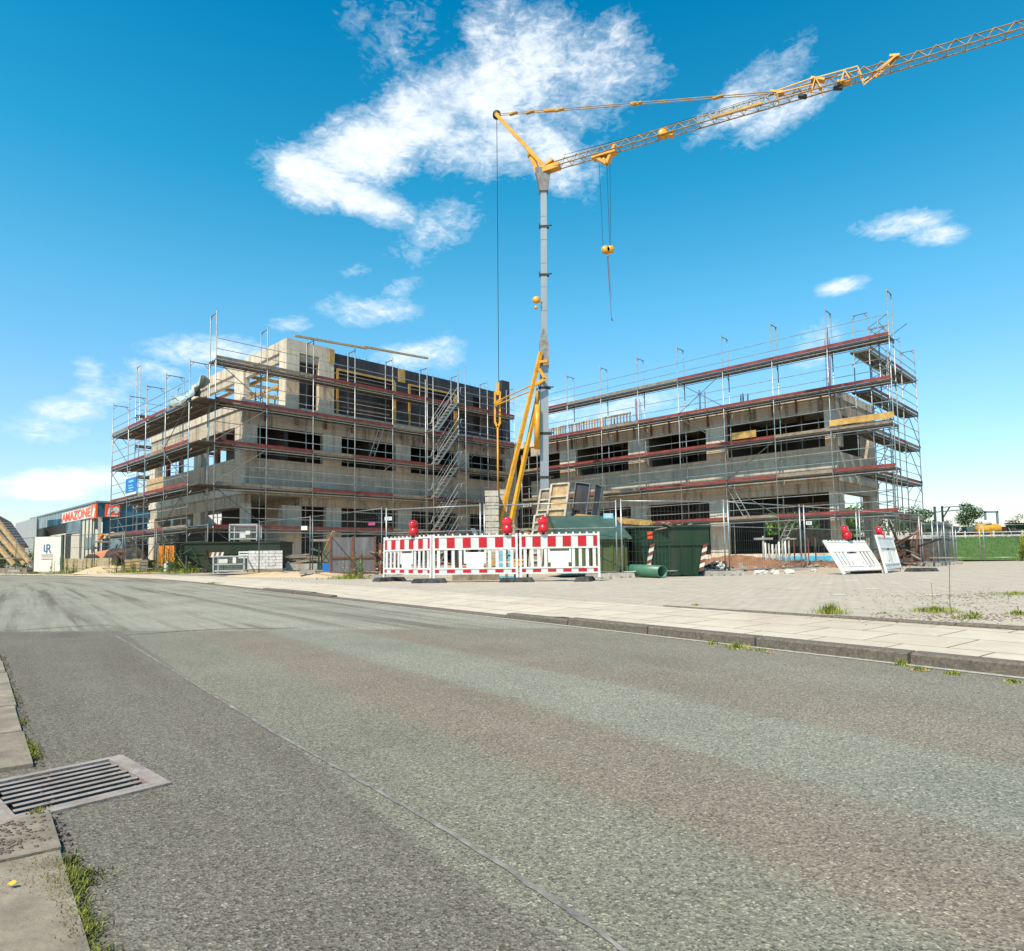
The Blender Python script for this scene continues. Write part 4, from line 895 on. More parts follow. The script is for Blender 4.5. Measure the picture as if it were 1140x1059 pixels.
# erection struts, ballast tie and cylinder
P1, P2 = at(602, 392, 29.7), at(558.5, 575, 28.6); P3, P4 = at(600, 436, 29.9), at(567, 590, 28.4)
mb = MB(); mb.beam(W(P1), W(P2), .14, .16); mb.beam(W(P2), W(at(557, 600, 28.6)), .14, .16); mb.build('support_strut', M['yel'], cr)
mb = MB(); mb.beam(W(P3), W(P4), .14, .16); mb.beam(W(P4), W(at(563, 612, 28.4)), .14, .16); mb.build('support_strut', M['yel'], cr)
mb = MB(); a, b_, c = at(600,411,29.5), at(607,422,29.5), at(593,430,29.5); mb.beam(W(a), W(b_), .1, .14); mb.beam(W(b_), W(c), .1, .14); mb.beam(W(at(600,403,29.6)), W(at(609,402,29.6)), .1, .12); mb.build('strut_bracket', M['yel'], cr)
mb = MB()
for y_ in (448, 452): mb.tube(W(at(551, y_, 30.6)), W(at(594, y_-20+ (y_-448)*.5, 29.6)), .032, 5)
mb.build('guy_rod', M['yel'], cr)
tx = W(tip)
mb = MB(); mb.tube(tx-Vector((.0,0,.2)), W(at(555.2, 427, 30.9)), .016, 5); mb.build('ballast_rope', M['dark'], cr)
mb = MB()
for dx in (-3, 2.5): mb.beam(W(at(554+dx, 437, 30.9)), W(at(554+dx, 470, 30.9)), .09, .09)
mb.beam(W(at(554.5, 426, 30.9)), W(at(554, 440, 30.9)), .13, .13); mb.beam(W(at(551, 437, 30.9)), W(at(557, 437, 30.9)), .1, .1); mb.beam(W(at(551, 470, 30.9)), W(at(554, 476, 30.9)), .1, .1); mb.beam(W(at(557, 470, 30.9)), W(at(554, 476, 30.9)), .1, .1); mb.beam(W(at(550, 450, 30.8)), W(at(558, 446, 30.8)), .2, .12); mb.build('rope_tensioner', M['yel'], cr)
mb = MB(); mb.tube(W(at(554, 474, 30.9)), W(at(554.5, 556, 30.7)), .045, 6); mb.build('ballast_rod', M['yel'], cr)
mb = MB(); mb.tube(W(at(598, 451, 29.6)), W(at(598, 500, 29.6)), .13, 8); mb.tube(W(at(598, 432, 29.6)), W(at(598, 452, 29.6)), .04, 6); mb.build('hydraulic_cylinder', M['yel'], cr)
q = W(at(597, 334, 29.7)); mb = MB(); mb.lathe([(0,-.06),(.15,-.06),(.18,0),(.15,.06),(0,.06)], q, 12, axis='y'); mb.tube(q, q+Vector((.3,.2,-.05)), .04, 5); mb.tube(q-Vector((.02,0,.3)), q-Vector((.02,0,.42)), .07, 6); mb.build('rope_pulley', M['yel'], cr)
# ballast slabs and chassis
for (xa, xb, Y, n, y0) in ((540.5, 555.5, 28.0, 11, 546), (557, 573, 29.0, 12, 545)):
    x0_, x1_ = XatY(xa, Y, 600)-CB.x, XatY(xb, Y, 600)-CB.x; zt_ = at(548, y0, Y).z-CB.z; h = (zt_-.35)/n
    for i in range(n):
        mb = MB(); j = random.uniform(-.012, .012); mb.box(x0_+j, x1_+j, Y-CB.y, Y-CB.y+.95, .35+i*h+.025, .35+(i+1)*h-.01); mb.box(x0_+.1, x1_-.1, Y-CB.y+.02, Y-CB.y+.9, .35+i*h-.01, .35+i*h+.03); mb.build('ballast_slab', M['ballast'], cr)
mb = MB(); mb.box(-3.0, .6, -2.3, .4, .1, .36); mb.box(-.55, .55, -.55, .55, .36, 1.1); mb.beam((-.3,-.3,.2), (2.3,-2.2,.12), .2, .22); mb.beam((.3,.3,.2), (2.5,2.0,.12), .2, .22); mb.beam((-.3,.3,.2), (-2.3,2.3,.12), .2, .22); mb.beam((-2.6,-2,.2), (-3.2,-2.9,.12), .2, .22); mb.build('chassis', M['yel'], cr)
mb = MB(); [mb.lathe([(0,-.2),(.25,-.2),(.25,-.12),(0,-.12)], (x, y, .2), 10) for x, y in ((2.3,-2.2),(2.5,2),(-2.3,2.3),(-3.2,-2.9))]; mb.build('outrigger_foot', M['dark'], cr)

# ------------------------------------------------------------------ skips
def stripes(mb, p, d, u_, n, m0, m1, slant=.5):    # hazard stripes on a quad: origin p, width vec d, height vec u_
    p = Vector(p); d = Vector(d); u_ = Vector(u_)
    for i in range(n):
        a = p+u_*(i/n); b_ = p+u_*((i+1)/n)
        mb.quad(a, a+d+u_*(slant/n), b_+d+u_*(slant/n), b_, m0 if i % 2 else m1)
# closed skip with slanted lid
k1 = thing('closed_skip', 'green waste skip with pale slanted lid right behind the red and white barriers', 'skip', (1.26, 17.6, .08), R_(10), 'waste skips')
mb = MB(); mb.extr([(0,0,.1),(1.85,0,.1),(1.85,0,1.0),(0,0,1.0)], (0,.06,0)); mb.extr([(0,.06,.1),(0,1.7,.1),(0,1.7,1.62),(0,1.25,1.62),(0,.06,1.0)], (.05,0,0)); mb.extr([(1.8,.06,.1),(1.8,1.7,.1),(1.8,1.7,1.62),(1.8,1.25,1.62),(1.8,.06,1.0)], (.05,0,0)); mb.box(0,1.85,1.7,1.75,.1,1.62)
for i in range(6): mb.box(.15+i*.31, .2+i*.31, -.03, 0, .12, .95)
mb.box(-.02,1.87,-.05,0,.92,1.0); mb.box(-.03,.0,.1,1.6,.45,.55)
mb.build('body', mat('skip_olive', (.10,.13,.05), .6, .3, 2, (.05,.05,.02), 0, .1, 10, .3, True), k1)
mb = MB(); mb.extr([(-.06,-.12,1.0),(1.95,-.12,1.0),(1.9,1.2,1.66),(-.02,1.2,1.66)], (0,.03,.045)); mb.extr([(-.02,1.2,1.66),(1.9,1.2,1.66),(1.9,1.75,1.68),(-.02,1.75,1.68)], (0,0,.045)); mb.build('lid', M['lgreen'], k1)
for xa_, xb_ in ((-.04, -.01), (1.94, 1.9)): mb = MB(); mb.tube((xa_,-.1,1.0),(xb_,1.2,1.68),.03,5); mb.build('lid_arm', M['dgreen'], k1)
k2 = thing('open_skip', 'dark green open skip with red and white corner stripes beside a green pipe', 'skip', (XatY(713, 17.2), 17.2, .08), R_(3), 'waste skips')
def skip_body(name, k, x0, x1, dp, zt_, zs, zb, ta, tb, mt):
    fr = [(x0, zt_), (x1, zt_), (x1, zs), (x1-tb, zb), (x0+ta, zb), (x0, zs)]
    mb = MB(); n = len(fr)
    for y in (0, dp): mb.extr([(a, y, b_) for a, b_ in fr], (0, .05, 0))
    for (a, b_) in ((2, 3), (3, 4), (4, 5), (5, 0), (1, 2)):
        A, B_ = fr[a], fr[b_]; mb.quad((A[0],0,A[1]),(A[0],dp,A[1]),(B_[0],dp,B_[1]),(B_[0],0,B_[1]))
    mb.box(x0-.04, x1+.04, -.05, .02, zt_-.06, zt_); mb.box(x0-.04, x1+.04, dp+.02, dp+.09, zt_-.06, zt_); mb.box(x0-.05, x0+.02, 0, dp, zt_-.06, zt_); mb.box(x1-.02, x1+.05, 0, dp, zt_-.06, zt_)
    mb.box(x0, x1, -.035, 0, zs-.04, zs+.03)
    m_ = int((x1-x0)/.34)
    for i in range(m_+1): x = x0+.12+i*(x1-x0-.24)/m_; mb.box(x-.02, x+.02, -.025, 0, zb+.03 if x0+ta < x < x1-tb else zs-.2, zs-.05)
    return mb.build(name, mt, k)
skip_body('body', k2, 0, 1.82, 3.2, 1.33, .84, .03, .12, .34, M['green'])
mb = MB(); stripes(mb, (.1,-.042,.12), (.12,0,.0), (.14,0,.7), 7, 0, 1); mb.build('hazard_stripe', [M['litter'], M['rust']], k2)
mb = MB(); stripes(mb, (1.5,-.042,.12), (.12,0,0), (.13,0,.68), 7, 0, 1); mb.build('hazard_stripe', [M['litter'], M['rust']], k2)
mb = MB(); mb.box(.2,.33,-.008,0,.98,1.06); mb.box(.2,.33,-.008,0,1.08,1.17); mb.build('sticker', M['orsign'], k2)
mb = MB(); rr = random.Random(5)
for i in range(26): x, y = rr.uniform(.1,1.7), rr.uniform(.1,2.9); mb.beam((x,y,1.2), (x+rr.uniform(-.5,.5), y+rr.uniform(-.4,.4), 1.2+rr.uniform(.02,.2)), .1, .03)
tag(single(mb, 'waste_timber', M['woodg'], 'broken boards filling the green open skip beside the pipe', 'waste'), None)
bpy.data.objects['waste_timber'].location = k2.location; bpy.data.objects['waste_timber'].rotation_euler = k2.rotation_euler
k3 = thing('open_skip', 'blackish open skip wedged between the slanted-lid skip and the striped skip', 'skip', (XatY(676, 19.6), 19.6, .1), R_(4), 'waste skips')
skip_body('body', k3, 0, 1.9, 2.6, 1.35, .8, .03, .2, .3, M['dgreen'])
yb = MB()
for i in range(4): yb.beam(at(637+i*1.5, 576.5-i*.9, 19.8+i*.25), at(722+i, 584-i*.9, 19.9+i*.25), .12, .09)
for i in range(5): p = at(645+i*17, 577+i*1.6, 19.75); yb.beam(p, p+Vector((.1, 1.0, .02)), .08, .08)
single(yb, 'formwork_girder', M['ply'], 'bundle of orange yellow formwork girders lying on the skips behind the slanted lid', 'girder', tuple(at(680, 584, 19.9)))
# long dark skip on the left
k4 = thing('open_skip', 'long dark olive skip with sloped end, in front of the left corner scaffold', 'skip', (XatY(205, 26.5), 26.5, .2), R_(4), 'waste skips')
dk = mat('skip_dark_olive', (.011,.022,.007), .6, .35, 2, (.03,.022,.012), 0, .1, 10, .35, True)
L_ = XatY(314, 27)-XatY(205, 26.5)
skip_body('body', k4, 0, L_, 1.9, 1.22, .75, .03, 1.0, .4, dk)
mb = MB(); [mb.tube((.3+.5*j, -.08, 1.0), (.55+.4*j, -.1, .55), .03, 5) for j in range(2)]; mb.tube((0, -.06, .75),(.35,-.1,.95),.03,5); mb.build('lifting_lug', M['dgreen'], k4)
mb = MB(); stripes(mb, (.95,-.045,.6), (0,0,.2), (.55,0,0), 6, 0, 1, .6); mb.build('hazard_stripe', [M['litter'], M['rust']], k4)
mb = MB(); mb.box(2.12, 2.62, -.045, -.036, .55, .82); sgn = mb.build('notice_plate', M['white'], k4); mb = MB(); mb.box(2.15,2.5,-.049,-.045,.72,.76); mb.box(2.15,2.45,-.049,-.045,.62,.66); mb.extr([(2.5,-.049,.6),(2.6,-.049,.68),(2.5,-.049,.77)], (0,.003,0)); mb.build('plate_print', M['dgreen'], sgn)

# ------------------------------------------------------------------ mesh crates and pallets
def mesh_crate(loc, rz, w_, d_, h_, label, legs=.08):
    t = thing('mesh_crate', label, 'crate', loc, rz, 'wire mesh crates'); mb = MB(); r = .025
    for x in (0, w_):
        for y in (0, d_): mb.box(x-r, x+r, y-r, y+r, 0, h_)
    for z in (legs, h_):
        mb.box(-r, w_+r, -r, r, z-r, z+r); mb.box(-r, w_+r, d_-r, d_+r, z-r, z+r); mb.box(-r, r, r, d_-r, z-r, z+r); mb.box(w_-r, w_+r, r, d_-r, z-r, z+r)
    mb.box(-r, w_+r, -r, r, h_*.52-.02, h_*.52+.02); mb.build('frame', M['alu'], t)
    mb = MB(); n = int(w_/.06)
    for i in range(n): x = (i+.5)*w_/n; mb.box(x-.003, x+.003, -.003, .003, legs, h_); mb.box(x-.003, x+.003, d_-.003, d_+.003, legs, h_)
    for i in range(int(h_/.06)): z = legs+(i+.5)*.06; mb.box(0, w_, -.003, .003, z-.003, z+.003) if z < h_ else None
    mb.build('mesh_infill', M['galv'], t)
    mb = MB(); mb.box(.03, w_-.03, .03, d_-.03, legs-.02, legs); mb.build('floor', M['galvd'], t)
    return t
c1 = mesh_crate((XatY(239, 25), 24.9, .2), R_(12), 1.08, .8, .62, 'lower mesh crate with paper labels standing before the long olive skip')
mbx('paper_label', M['litter'], c1, (.2, .5, -.04, -.03, .36, .52), (.68, .8, -.04, -.03, .36, .58))
c2_ = mesh_crate((XatY(253, 27.4), 27.6, 1.47), R_(4), 1.1, .6, .68, 'upper mesh crate set on the rim of the long olive skip')
mbx('paper_label', M['litter'], c2_, (.42, .66, -.04, -.03, .12, .34)); mbx('paper_label', M['white'], c2_, (.66, .84, -.04, -.03, .26, .42))
pt = thing('brick_pallet', 'pallet of whitish bricks in layers right of the mesh crate', 'pallet', (XatY(276.5, 25.6), 25.6, .2), R_(19))
mbx('pallet_base', M['wood'], pt, (0,1.26,.02,.95,.09,.12), (0,1.26,0,.1,0,.09), (0,1.26,.45,.55,0,.09))
wb = mat('white_brick', (.74,.69,.65), .8, .15, 7, (.42,.38,.35))
for l in range(6):
    mb = MB()
    for i in range(5 if l % 2 else 4):
        n = 5 if l % 2 else 4; a = i*1.24/n; mb.box(a+.006, a+1.24/n-.006, random.uniform(0,.015), .95, .125+l*.118, .125+l*.118+.108)
    mb.build('brick_layer', wb, pt)
mb = MB(); rr = random.Random(8)
o0 = Vector((XatY(318, 27), 27, .2))
for i in range(22):
    a = Vector((rr.uniform(-.1,.5), rr.uniform(0,.9), .25+.03*i*.6)); mb.beam(a, a+Vector((rr.uniform(.8,1.3), rr.uniform(-.2,.2), rr.uniform(-.08,.12))), .07, .05)
o = mb.build('timber_heap', M['woodg']); o.location = o0; tag(o, 'untidy heap of grey timber between the brick pallet and the fence post', 'timber')
mb = MB(); mb.box(0,1.25,0,.8,.05,.3); mb.box(0,.1,0,.8,0,.05); mb.box(1.1,1.2,0,.8,0,.05); o = mb.build('slab_stack', M['stone']); o.location = o0+Vector((.05,-.1,0)); tag(o, 'low pale slab on blocks under the heap of grey timber', 'slab')
# green frame stand
gs = thing('work_stand', 'small green steel stand with crossbars left of the red rack', 'stand', (XatY(355, 24.5), 24.5, .2), R_(5))
mb = MB()
for x in (0, .5):
    for y in (0, .5): mb.box(x-.025, x+.025, y-.025, y+.025, 0, 1.12)
mb.beam((0,0,.2),(.5,0,.9),.03,.03); mb.beam((.5,0,.2),(0,0,.9),.03,.03); mb.build('legs_frame', M['green'], gs); mbx('top', M['woodg'], gs, (-.25,.75,-.1,.6,1.12,1.2)); mbx('bucket', M['blue'], gs, (.2,.5,-.35,-.1,0,.3))
# red rack with grey boards
rk = thing('panel_rack', 'rust red steel rack holding four weathered grey boards beside the fence', 'rack', (XatY(368, 22), 22, .1), R_(12))
w_ = XatY(416.5, 22)-XatY(368, 22); h_ = at(390, 597.5, 22).z-.1; mb = MB()
for x in (0, w_/2, w_): mb.box(x-.03, x+.03, -.03, .03, 0, h_); mb.box(x-.03, x+.03, .7, .76, 0, h_)
for z in (.08, h_*.47): mb.box(-.03, w_+.03, -.035, .035, z-.03, z+.03); 
mb.box(-.03,w_+.03,.7,.76,h_-.06,h_); mb.build('frame', M['rust'], rk)
for i in range(2):
    for (z0, z1) in ((.1, h_*.45), (h_*.49, h_-.02)):
        mb = MB(); a = i*w_/2+.035; mb.box(a, a+w_/2-.07, .0, .03, z0, z1); mb.build('board', mat('grey_board%d' % i, (.16,.15,.155), .7, .3, 3, (.1,.09,.085), 0, .1, 15, .3, True) if z0 < .2 else bpy.data.materials['grey_board%d' % i], rk)
ts = thing('timber_stack', 'stack of red brown squared timbers between the rack and the barrier', 'timber', (XatY(417.5, 22.4), 22.4, .1), R_(3))
for i in range(9): mb = MB(); mb.box(0, .75, 0, 1.4, i*.12, i*.12+.07); mb.box(.1,.2,0,1.4,i*.12+.07,i*.12+.12); mb.build('timber_layer', M['rust'] if i % 3 else M['wood'], ts)
# ------------------------------------------------------------------ red and white barriers
def barrier(loc, rz, label, L=2.0, tilt=0, back=False, group='plastic barrier panels'):
    t = thing('traffic_barrier', label, 'barrier', loc, rz, group)
    t.rotation_euler = (tilt, 0, rz)
    H_ = .98; mb = MB()
    mb.box(0, .05, -.025, .025, 0, H_+.04); mb.box(L-.05, L, -.025, .025, 0, H_+.04)
    for z0, z1 in ((.09, .12), (.21, .245), (.66, .69), (.945, .985)): mb.box(.05, L-.05, -.025, .025, z0, z1)
    n = 11
    for i in range(n):
        x = .05+(i+.5)*(L-.1)/n
        if not (4 <= i <= 6): mb.box(x-.035, x+.035, -.012, .012, .245, .66)
        mb.box(x-.02, x+.02, -.018, .018, H_+.003, H_+.045)
    mb.box(L/2-.26, L/2+.26, -.014, .014, .34, .6); mb.box(L/2-.2, L/2+.2, -.012, .012, .245, .34) ; mb.box(L/2-.26,L/2-.22,-.014,.014,.6,.66); mb.box(L/2+.22,L/2+.26,-.014,.014,.6,.66)
    mb.build('frame', M['white'], t)
    if not back:
        mb = MB(); mb.box(.05, L-.05, -.012, .012, .692, .943, 0)
        for i in range(6):
            c = .05+i*(L-.1)/5; a = max(.055, c-.095); b_ = min(L-.055, c+.095); mb.box(a, b_, -.0155, -.012, .70, .937, 1)
        mb.build('warning_board', [M['whites'], M['reds']], t)
        mb = MB(); mb.box(.05, L-.05, -.012, .012, .122, .208, 0)
        for i in range(6):
            c = .05+i*(L-.1)/5; a = max(.055, c-.095); b_ = min(L-.055, c+.095); mb.box(a, b_, -.0155, -.012, .128, .203, 1)
        mb.build('warning_board', [M['whites'], M['reds']], t)
    else:
        mb = MB(); mb.box(.05, L-.05, -.012, .012, .692, .943, 0); mb.box(.05, L-.05, -.012, .012, .122, .208, 0); mb.build('warning_board', M['white'], t)
        mbx('type_plate', M['dark'], t, (L/2-.1, L/2+.1, -.0165, -.0125, .71-.09, .745-.09))
    return t
def foot(loc, rz, label):
    t = MB(); t.hexa([(-.4,-.18,0),(.4,-.18,0),(.4,.18,0),(-.4,.18,0),(-.34,-.14,.1),(.34,-.14,.1),(.34,.14,.1),(-.34,.14,.1)])
    for x in (-.2, .2): t.box(x-.04, x+.04, -.2, -.14, .0, .06)
    o = t.build('rubber_weight', M['black']); o.location = loc; o.rotation_euler = (0,0,rz); return tag(o, label, 'barrier foot', 'rubber barrier feet')
def warn_lamp(loc, rz, label):
    t = thing('warning_lamp', label, 'warning lamp', loc, rz, 'red warning lamps'); mb = MB()
    mb.lathe([(0,0),(.10,0),(.125,.05),(.12,.12),(.09,.17),(.07,.19),(0,.19)], n=16); mb.build('battery_case', M['lampr'], t)
    mb = MB(); mb.lathe([(0,-.075),(.085,-.07),(.115,-.045),(.122,0),(.115,.045),(.085,.07),(0,.075)], (0,0,.25), 20, axis='y'); mb.build('lens', mat('lamp_lens' , (.6,.005,.012), .15, .05, 6, None, 0, 0, spec=.8) if 'lamp_lens' not in bpy.data.materials else bpy.data.materials['lamp_lens'], t)
    mbx('mount', M['dark'], t, (-.03,.03,-.03,.03,-.05,.01)); return t
PZ = .08
q1 = Vector((XatY(481, 15.5), 15.5)); q0 = Vector((-3.27, 16.95)); q2 = Vector((XatY(577.5, 15.25), 15.25)); q3 = Vector((XatY(668, 15.05), 15.05))
def seg(a, b_): d = b_-a; return math.atan2(d.y, d.x), d.length
Bz = PZ+.09
an, ln = seg(q0, q1); barrier((q0.x, q0.y, Bz), an, 'red and white barrier panel set back at an angle, leftmost of the three striped ones', ln-.02, R_(-1))
an1, ln1 = seg(q1, q2); barrier((q1.x+.02, q1.y, Bz), an1, 'middle red and white barrier panel with blue water bottles showing through', ln1-.04)
an2, ln2 = seg(q2, q3); barrier((q2.x+.02, q2.y, Bz), an2, 'red and white barrier panel before the closed green skip', ln2-.02)
foot((q0.x+.15, q0.y-.05, PZ), an+1.5, 'rubber foot under the outer end of the angled barrier panel, beside the fence post')
foot((q1.x-.05, q1.y-.12, PZ), an1+.1, 'rubber foot below the joint between the angled and the middle barrier')
foot((q2.x-.05, q2.y-.12, PZ), an1+.05, 'rubber foot below the joint of the two front barriers')
foot((q3.x-.35, q3.y+.05, PZ), 1.3, 'rubber foot near the free right end of the striped barriers')
def along(a, b_, px):                # point on the line a-b seen under photo column px
    best = min((abs((lambda p: (CX+FPX*((Vector((p.x, p.y, 1))-CAM).dot(Rv))/((Vector((p.x, p.y, 1))-CAM).dot(Fv))))(a.lerp(b_, t/200))-px), t) for t in range(201))
    return a.lerp(b_, best[1]/200)
for (a, b_, px, rz, lb) in ((q0, q1, 460.5, .9, 'red lamp on the angled barrier, seen from its edge'), (q1, q2, 565, 0, 'red lamp with round lens on the middle barrier near the yellow struts'), (q2, q3, 605, .25, 'red lamp on the barrier in front of the closed green skip')):
    p = along(a, b_, px); warn_lamp((p.x, p.y, Bz+1.025), rz, lb)
# white backs leaning at the right
e0 = Vector((XatY(938.5, 16.75), 16.75)); e1 = Vector((XatY(984, 17.6), 17.6)); an, ln = seg(e0, e1)
tb_ = barrier((e0.x, e0.y, PZ+.01), an, 'white back of a barrier panel leaning against the fence, left one of the two', ln, R_(-32), True)
e2 = Vector((XatY(986, 17.4), 17.4)); e3 = Vector((XatY(1003, 19.2), 19.2)); an3, ln3 = seg(e2, e3)
t_ = barrier((e2.x, e2.y, PZ+.01), an3, 'narrow white barrier panel seen steeply from behind, right of the wide one', ln3, R_(-12), True)
warn_lamp((XatY(945, 17.7), 17.7, 1.0), .8, 'tilted red lamp above the wide white barrier panel'); bpy.context.view_layer.update()
for o in [o for o in bpy.data.objects if o.name.startswith('warning_lamp')][-1:]: o.rotation_euler = (R_(-10), R_(-14), .8)
warn_lamp((XatY(981.5, 18.4), 18.4, .98), 1.2, 'tilted red lamp above the narrow white barrier panel')
for o in [o for o in bpy.data.objects if o.name.startswith('warning_lamp')][-1:]: o.rotation_euler = (R_(-10), R_(-12), 1.2)
foot((e0.x+1.1, e0.y+1.0, PZ), .3, 'rubber foot behind the wide white barrier panel')
foot((e3.x+.2, e3.y-.6, PZ), .1, 'rubber foot at the narrow white barrier panel')

# ------------------------------------------------------------------ mobile mesh fences
def fence_panel(a, b_, label, h=1.95, z=PZ, group='mobile wire fence panels', mt='galv', step=.1, lift=.1):
    a = Vector(a); b_ = Vector(b_); d = b_-a; L = d.length; rz = math.atan2(d.y, d.x)
    t = thing('wire_fence', label, 'fence', (a.x, a.y, z), rz, group); m = M[mt]
    for x in (.02, L-.02): mb = MB(); mb.tube((x, 0, 0), (x, 0, h+.05), .021, 7); mb.build('post', m, t)
    mb = MB()
    for zz in (lift+.05, h): mb.tube((.02, 0, zz), (L-.02, 0, zz), .018, 6)
    mb.tube((.02, 0, h*.66), (L-.02, 0, h*.66), .010, 4); mb.build('rail', m, t)
    mb = MB(); n = int(L/step); r = .0016
    for i in range(1, n): x = i*L/n; mb.box(x-r, x+r, -r, r, lift+.05, h)
    k = int((h-lift)/.25)
    for i in range(1, k): zz = lift+.05+i*(h-lift-.05)/k; mb.box(.02, L-.02, .002, .002+2*r, zz-r, zz+r)
    mb.build('wire_mesh', M['galvd'], t); return t
def fence_foot(x, y, rz, label, z=PZ):
    mb = MB(); mb.hexa([(-.36,-.12,0),(.36,-.12,0),(.36,.12,0),(-.36,.12,0),(-.34,-.11,.13),(.34,-.11,.13),(.34,.11,.13),(-.34,.11,.13)])
    for dx in (-.22, 0, .22): mb.tube((dx, -.135, .06), (dx, -.121, .06), .035, 8)
    o = mb.build('concrete_weight', M['stone']); o.location = (x, y, z); o.rotation_euler = (0,0,rz); return tag(o, label, 'fence foot', 'concrete fence feet')
def G(x, Y): return (XatY(x, Y, 630), Y)
FP = [(G(17, 39.5), G(60, 37.2), 'leftmost fence panel in front of the crossed timbers'), (G(61, 37), G(103, 35.2), 'fence panel in front of the blue glazed showroom'), (G(104.5, 35.2), G(136, 33.2), 'narrow-looking fence panel before the farm machinery'), (G(137.5, 33), G(172, 31.2), 'fence panel before the pale timber stacks'),
      (G(173.5, 31), G(231, 27.5), 'fence panel crossing in front of the orange door'), (G(288, 24.6), G(345.5, 22.2), 'fence panel in front of the brick pallet and timber heap'), (G(347.5, 22), G(425.5, 18.9), 'fence panel in front of the red rack'), (G(429.5, 18.8), G(536, 17.7), 'fence panel behind the angled and middle barriers'),
      (G(539, 17.8), G(688, 17.2), 'fence panel behind the barriers in front of the closed skip'), (G(692, 16.9), G(808.5, 17.6), 'fence panel in front of the pipe and the striped skip'), (G(812, 17.7), G(893, 19.8), 'fence panel in front of the litter heap'), (G(897, 19.9), G(956, 22.2), 'fence panel behind the leaning white barrier'), (G(959, 22.4), G(1026, 25.5), 'fence panel before the right end scaffold')]
for i, (a, b_, lb) in enumerate(FP):
    fence_panel(a, b_, lb, z=PZ if i > 6 else (.2 if i < 5 else .12), mt='galvd' if i < 7 else 'galv')
for (x, Y, lb, rz) in ((346.5, 21.9, 'foot under the fence post left of the red rack', .4), (427.5, 18.7, 'foot under the twin fence posts left of the barriers', .2), (690, 16.9, 'pale foot under the fence post left of the green pipe', .05), (798, 17.4, 'pale foot under the fence right of the striped skip', .1), (812, 17.4, 'second pale foot beside the litter heap', .1), (896, 19.3, 'dark foot at the fence post left of the leaning white barrier', .1), (104, 35.0, 'foot at the fence post before the showroom', 0), (1027, 25.4, 'foot of the fence post right of the narrow white barrier', .3), (668, 16.4, 'loose foot lying left of the green pipe', .05), (17, 39.4, 'foot of the leftmost fence post', 0)):
    x_, y_ = G(x, Y); fence_foot(x_, y_, rz, lb, PZ if Y < 20 or x > 500 else .18)
# stored fence panels right of the scaffold and the distant line
for i, (xa, Ya, xb, Yb_) in enumerate(((1040, 24.2, 1050, 27.5), (1046, 24.6, 1060, 28.5), (1053, 25.2, 1066, 29.5), (1028, 25.8, 1063, 27.2))):
    fence_panel(G(xa, Ya), G(xb, Yb_), 'stored fence panel standing in the close cluster right of the scaffold', group='stored fence panels in a close cluster', h=1.62)
for i in range(4): fence_foot(*G(1036+i*9, 24.6+i*1.1), .3, 'dark low foot in the row under the stored fence panels')
for i in range(4): pass
far = [G(1050, 36.8), G(1093, 36.2), G(1096.5, 36.1), G(1166, 35.4), G(1240, 34.6)]
fence_panel(far[0], far[1], 'far fence panel between the stored panels and the twin pale posts', z=.09, h=1.9); fence_panel(far[2], far[3], 'far fence panel right of the twin pale posts', z=.09, h=1.9); fence_panel(G(1168, 35.4), far[4], 'far fence panel at the right border', z=.09, h=1.9)
# small signs on the fences
def small_sign(x, y, Y, w_, h_, mt, label, rz=0, lines=2):
    p = at(x, y, Y); t = thing('fence_sign', label, 'sign', (p.x, p.y-.03, p.z-h_/2), rz, 'small signs on the fences'); mbx('plate', mt, t, (-w_/2, w_/2, -.006, .006, 0, h_))
    mb = MB()
    for i in range(lines): mb.box(-w_*.36, w_*.3, -.009, -.0062, h_*(.3+.33*i), h_*(.42+.33*i))
    mb.build('print', M['white'] if mt in (M['cyan'], M['blue']) else M['blue'], t)
small_sign(677, 574.5, 17.0, .25, .13, M['cyan'], 'small pale blue plate on the fence above the slanted lid')
small_sign(432.5, 577.5, 18.6, .2, .1, M['white'], 'small white plate with blue print behind the angled barrier')
small_sign(414, 583.5, 29.5, .3, .12, mat('pink_plastic', (.6,.03,.16), .5, .1, 4), 'pink strip showing in the ground floor window of the left wing', 0, 1)
small_sign(339, 588, 21.9, .2, .13, M['white'], 'tiny white card at the top of the fence post left of the red rack', 0, 0)
small_sign(900, 582.5, 19.7, .17, .1, M['white'], 'small white plate near the fence post left of the leaning barrier')
small_sign(827, 602, 17.3, .01, .01, M['white'], 'x') if False else None

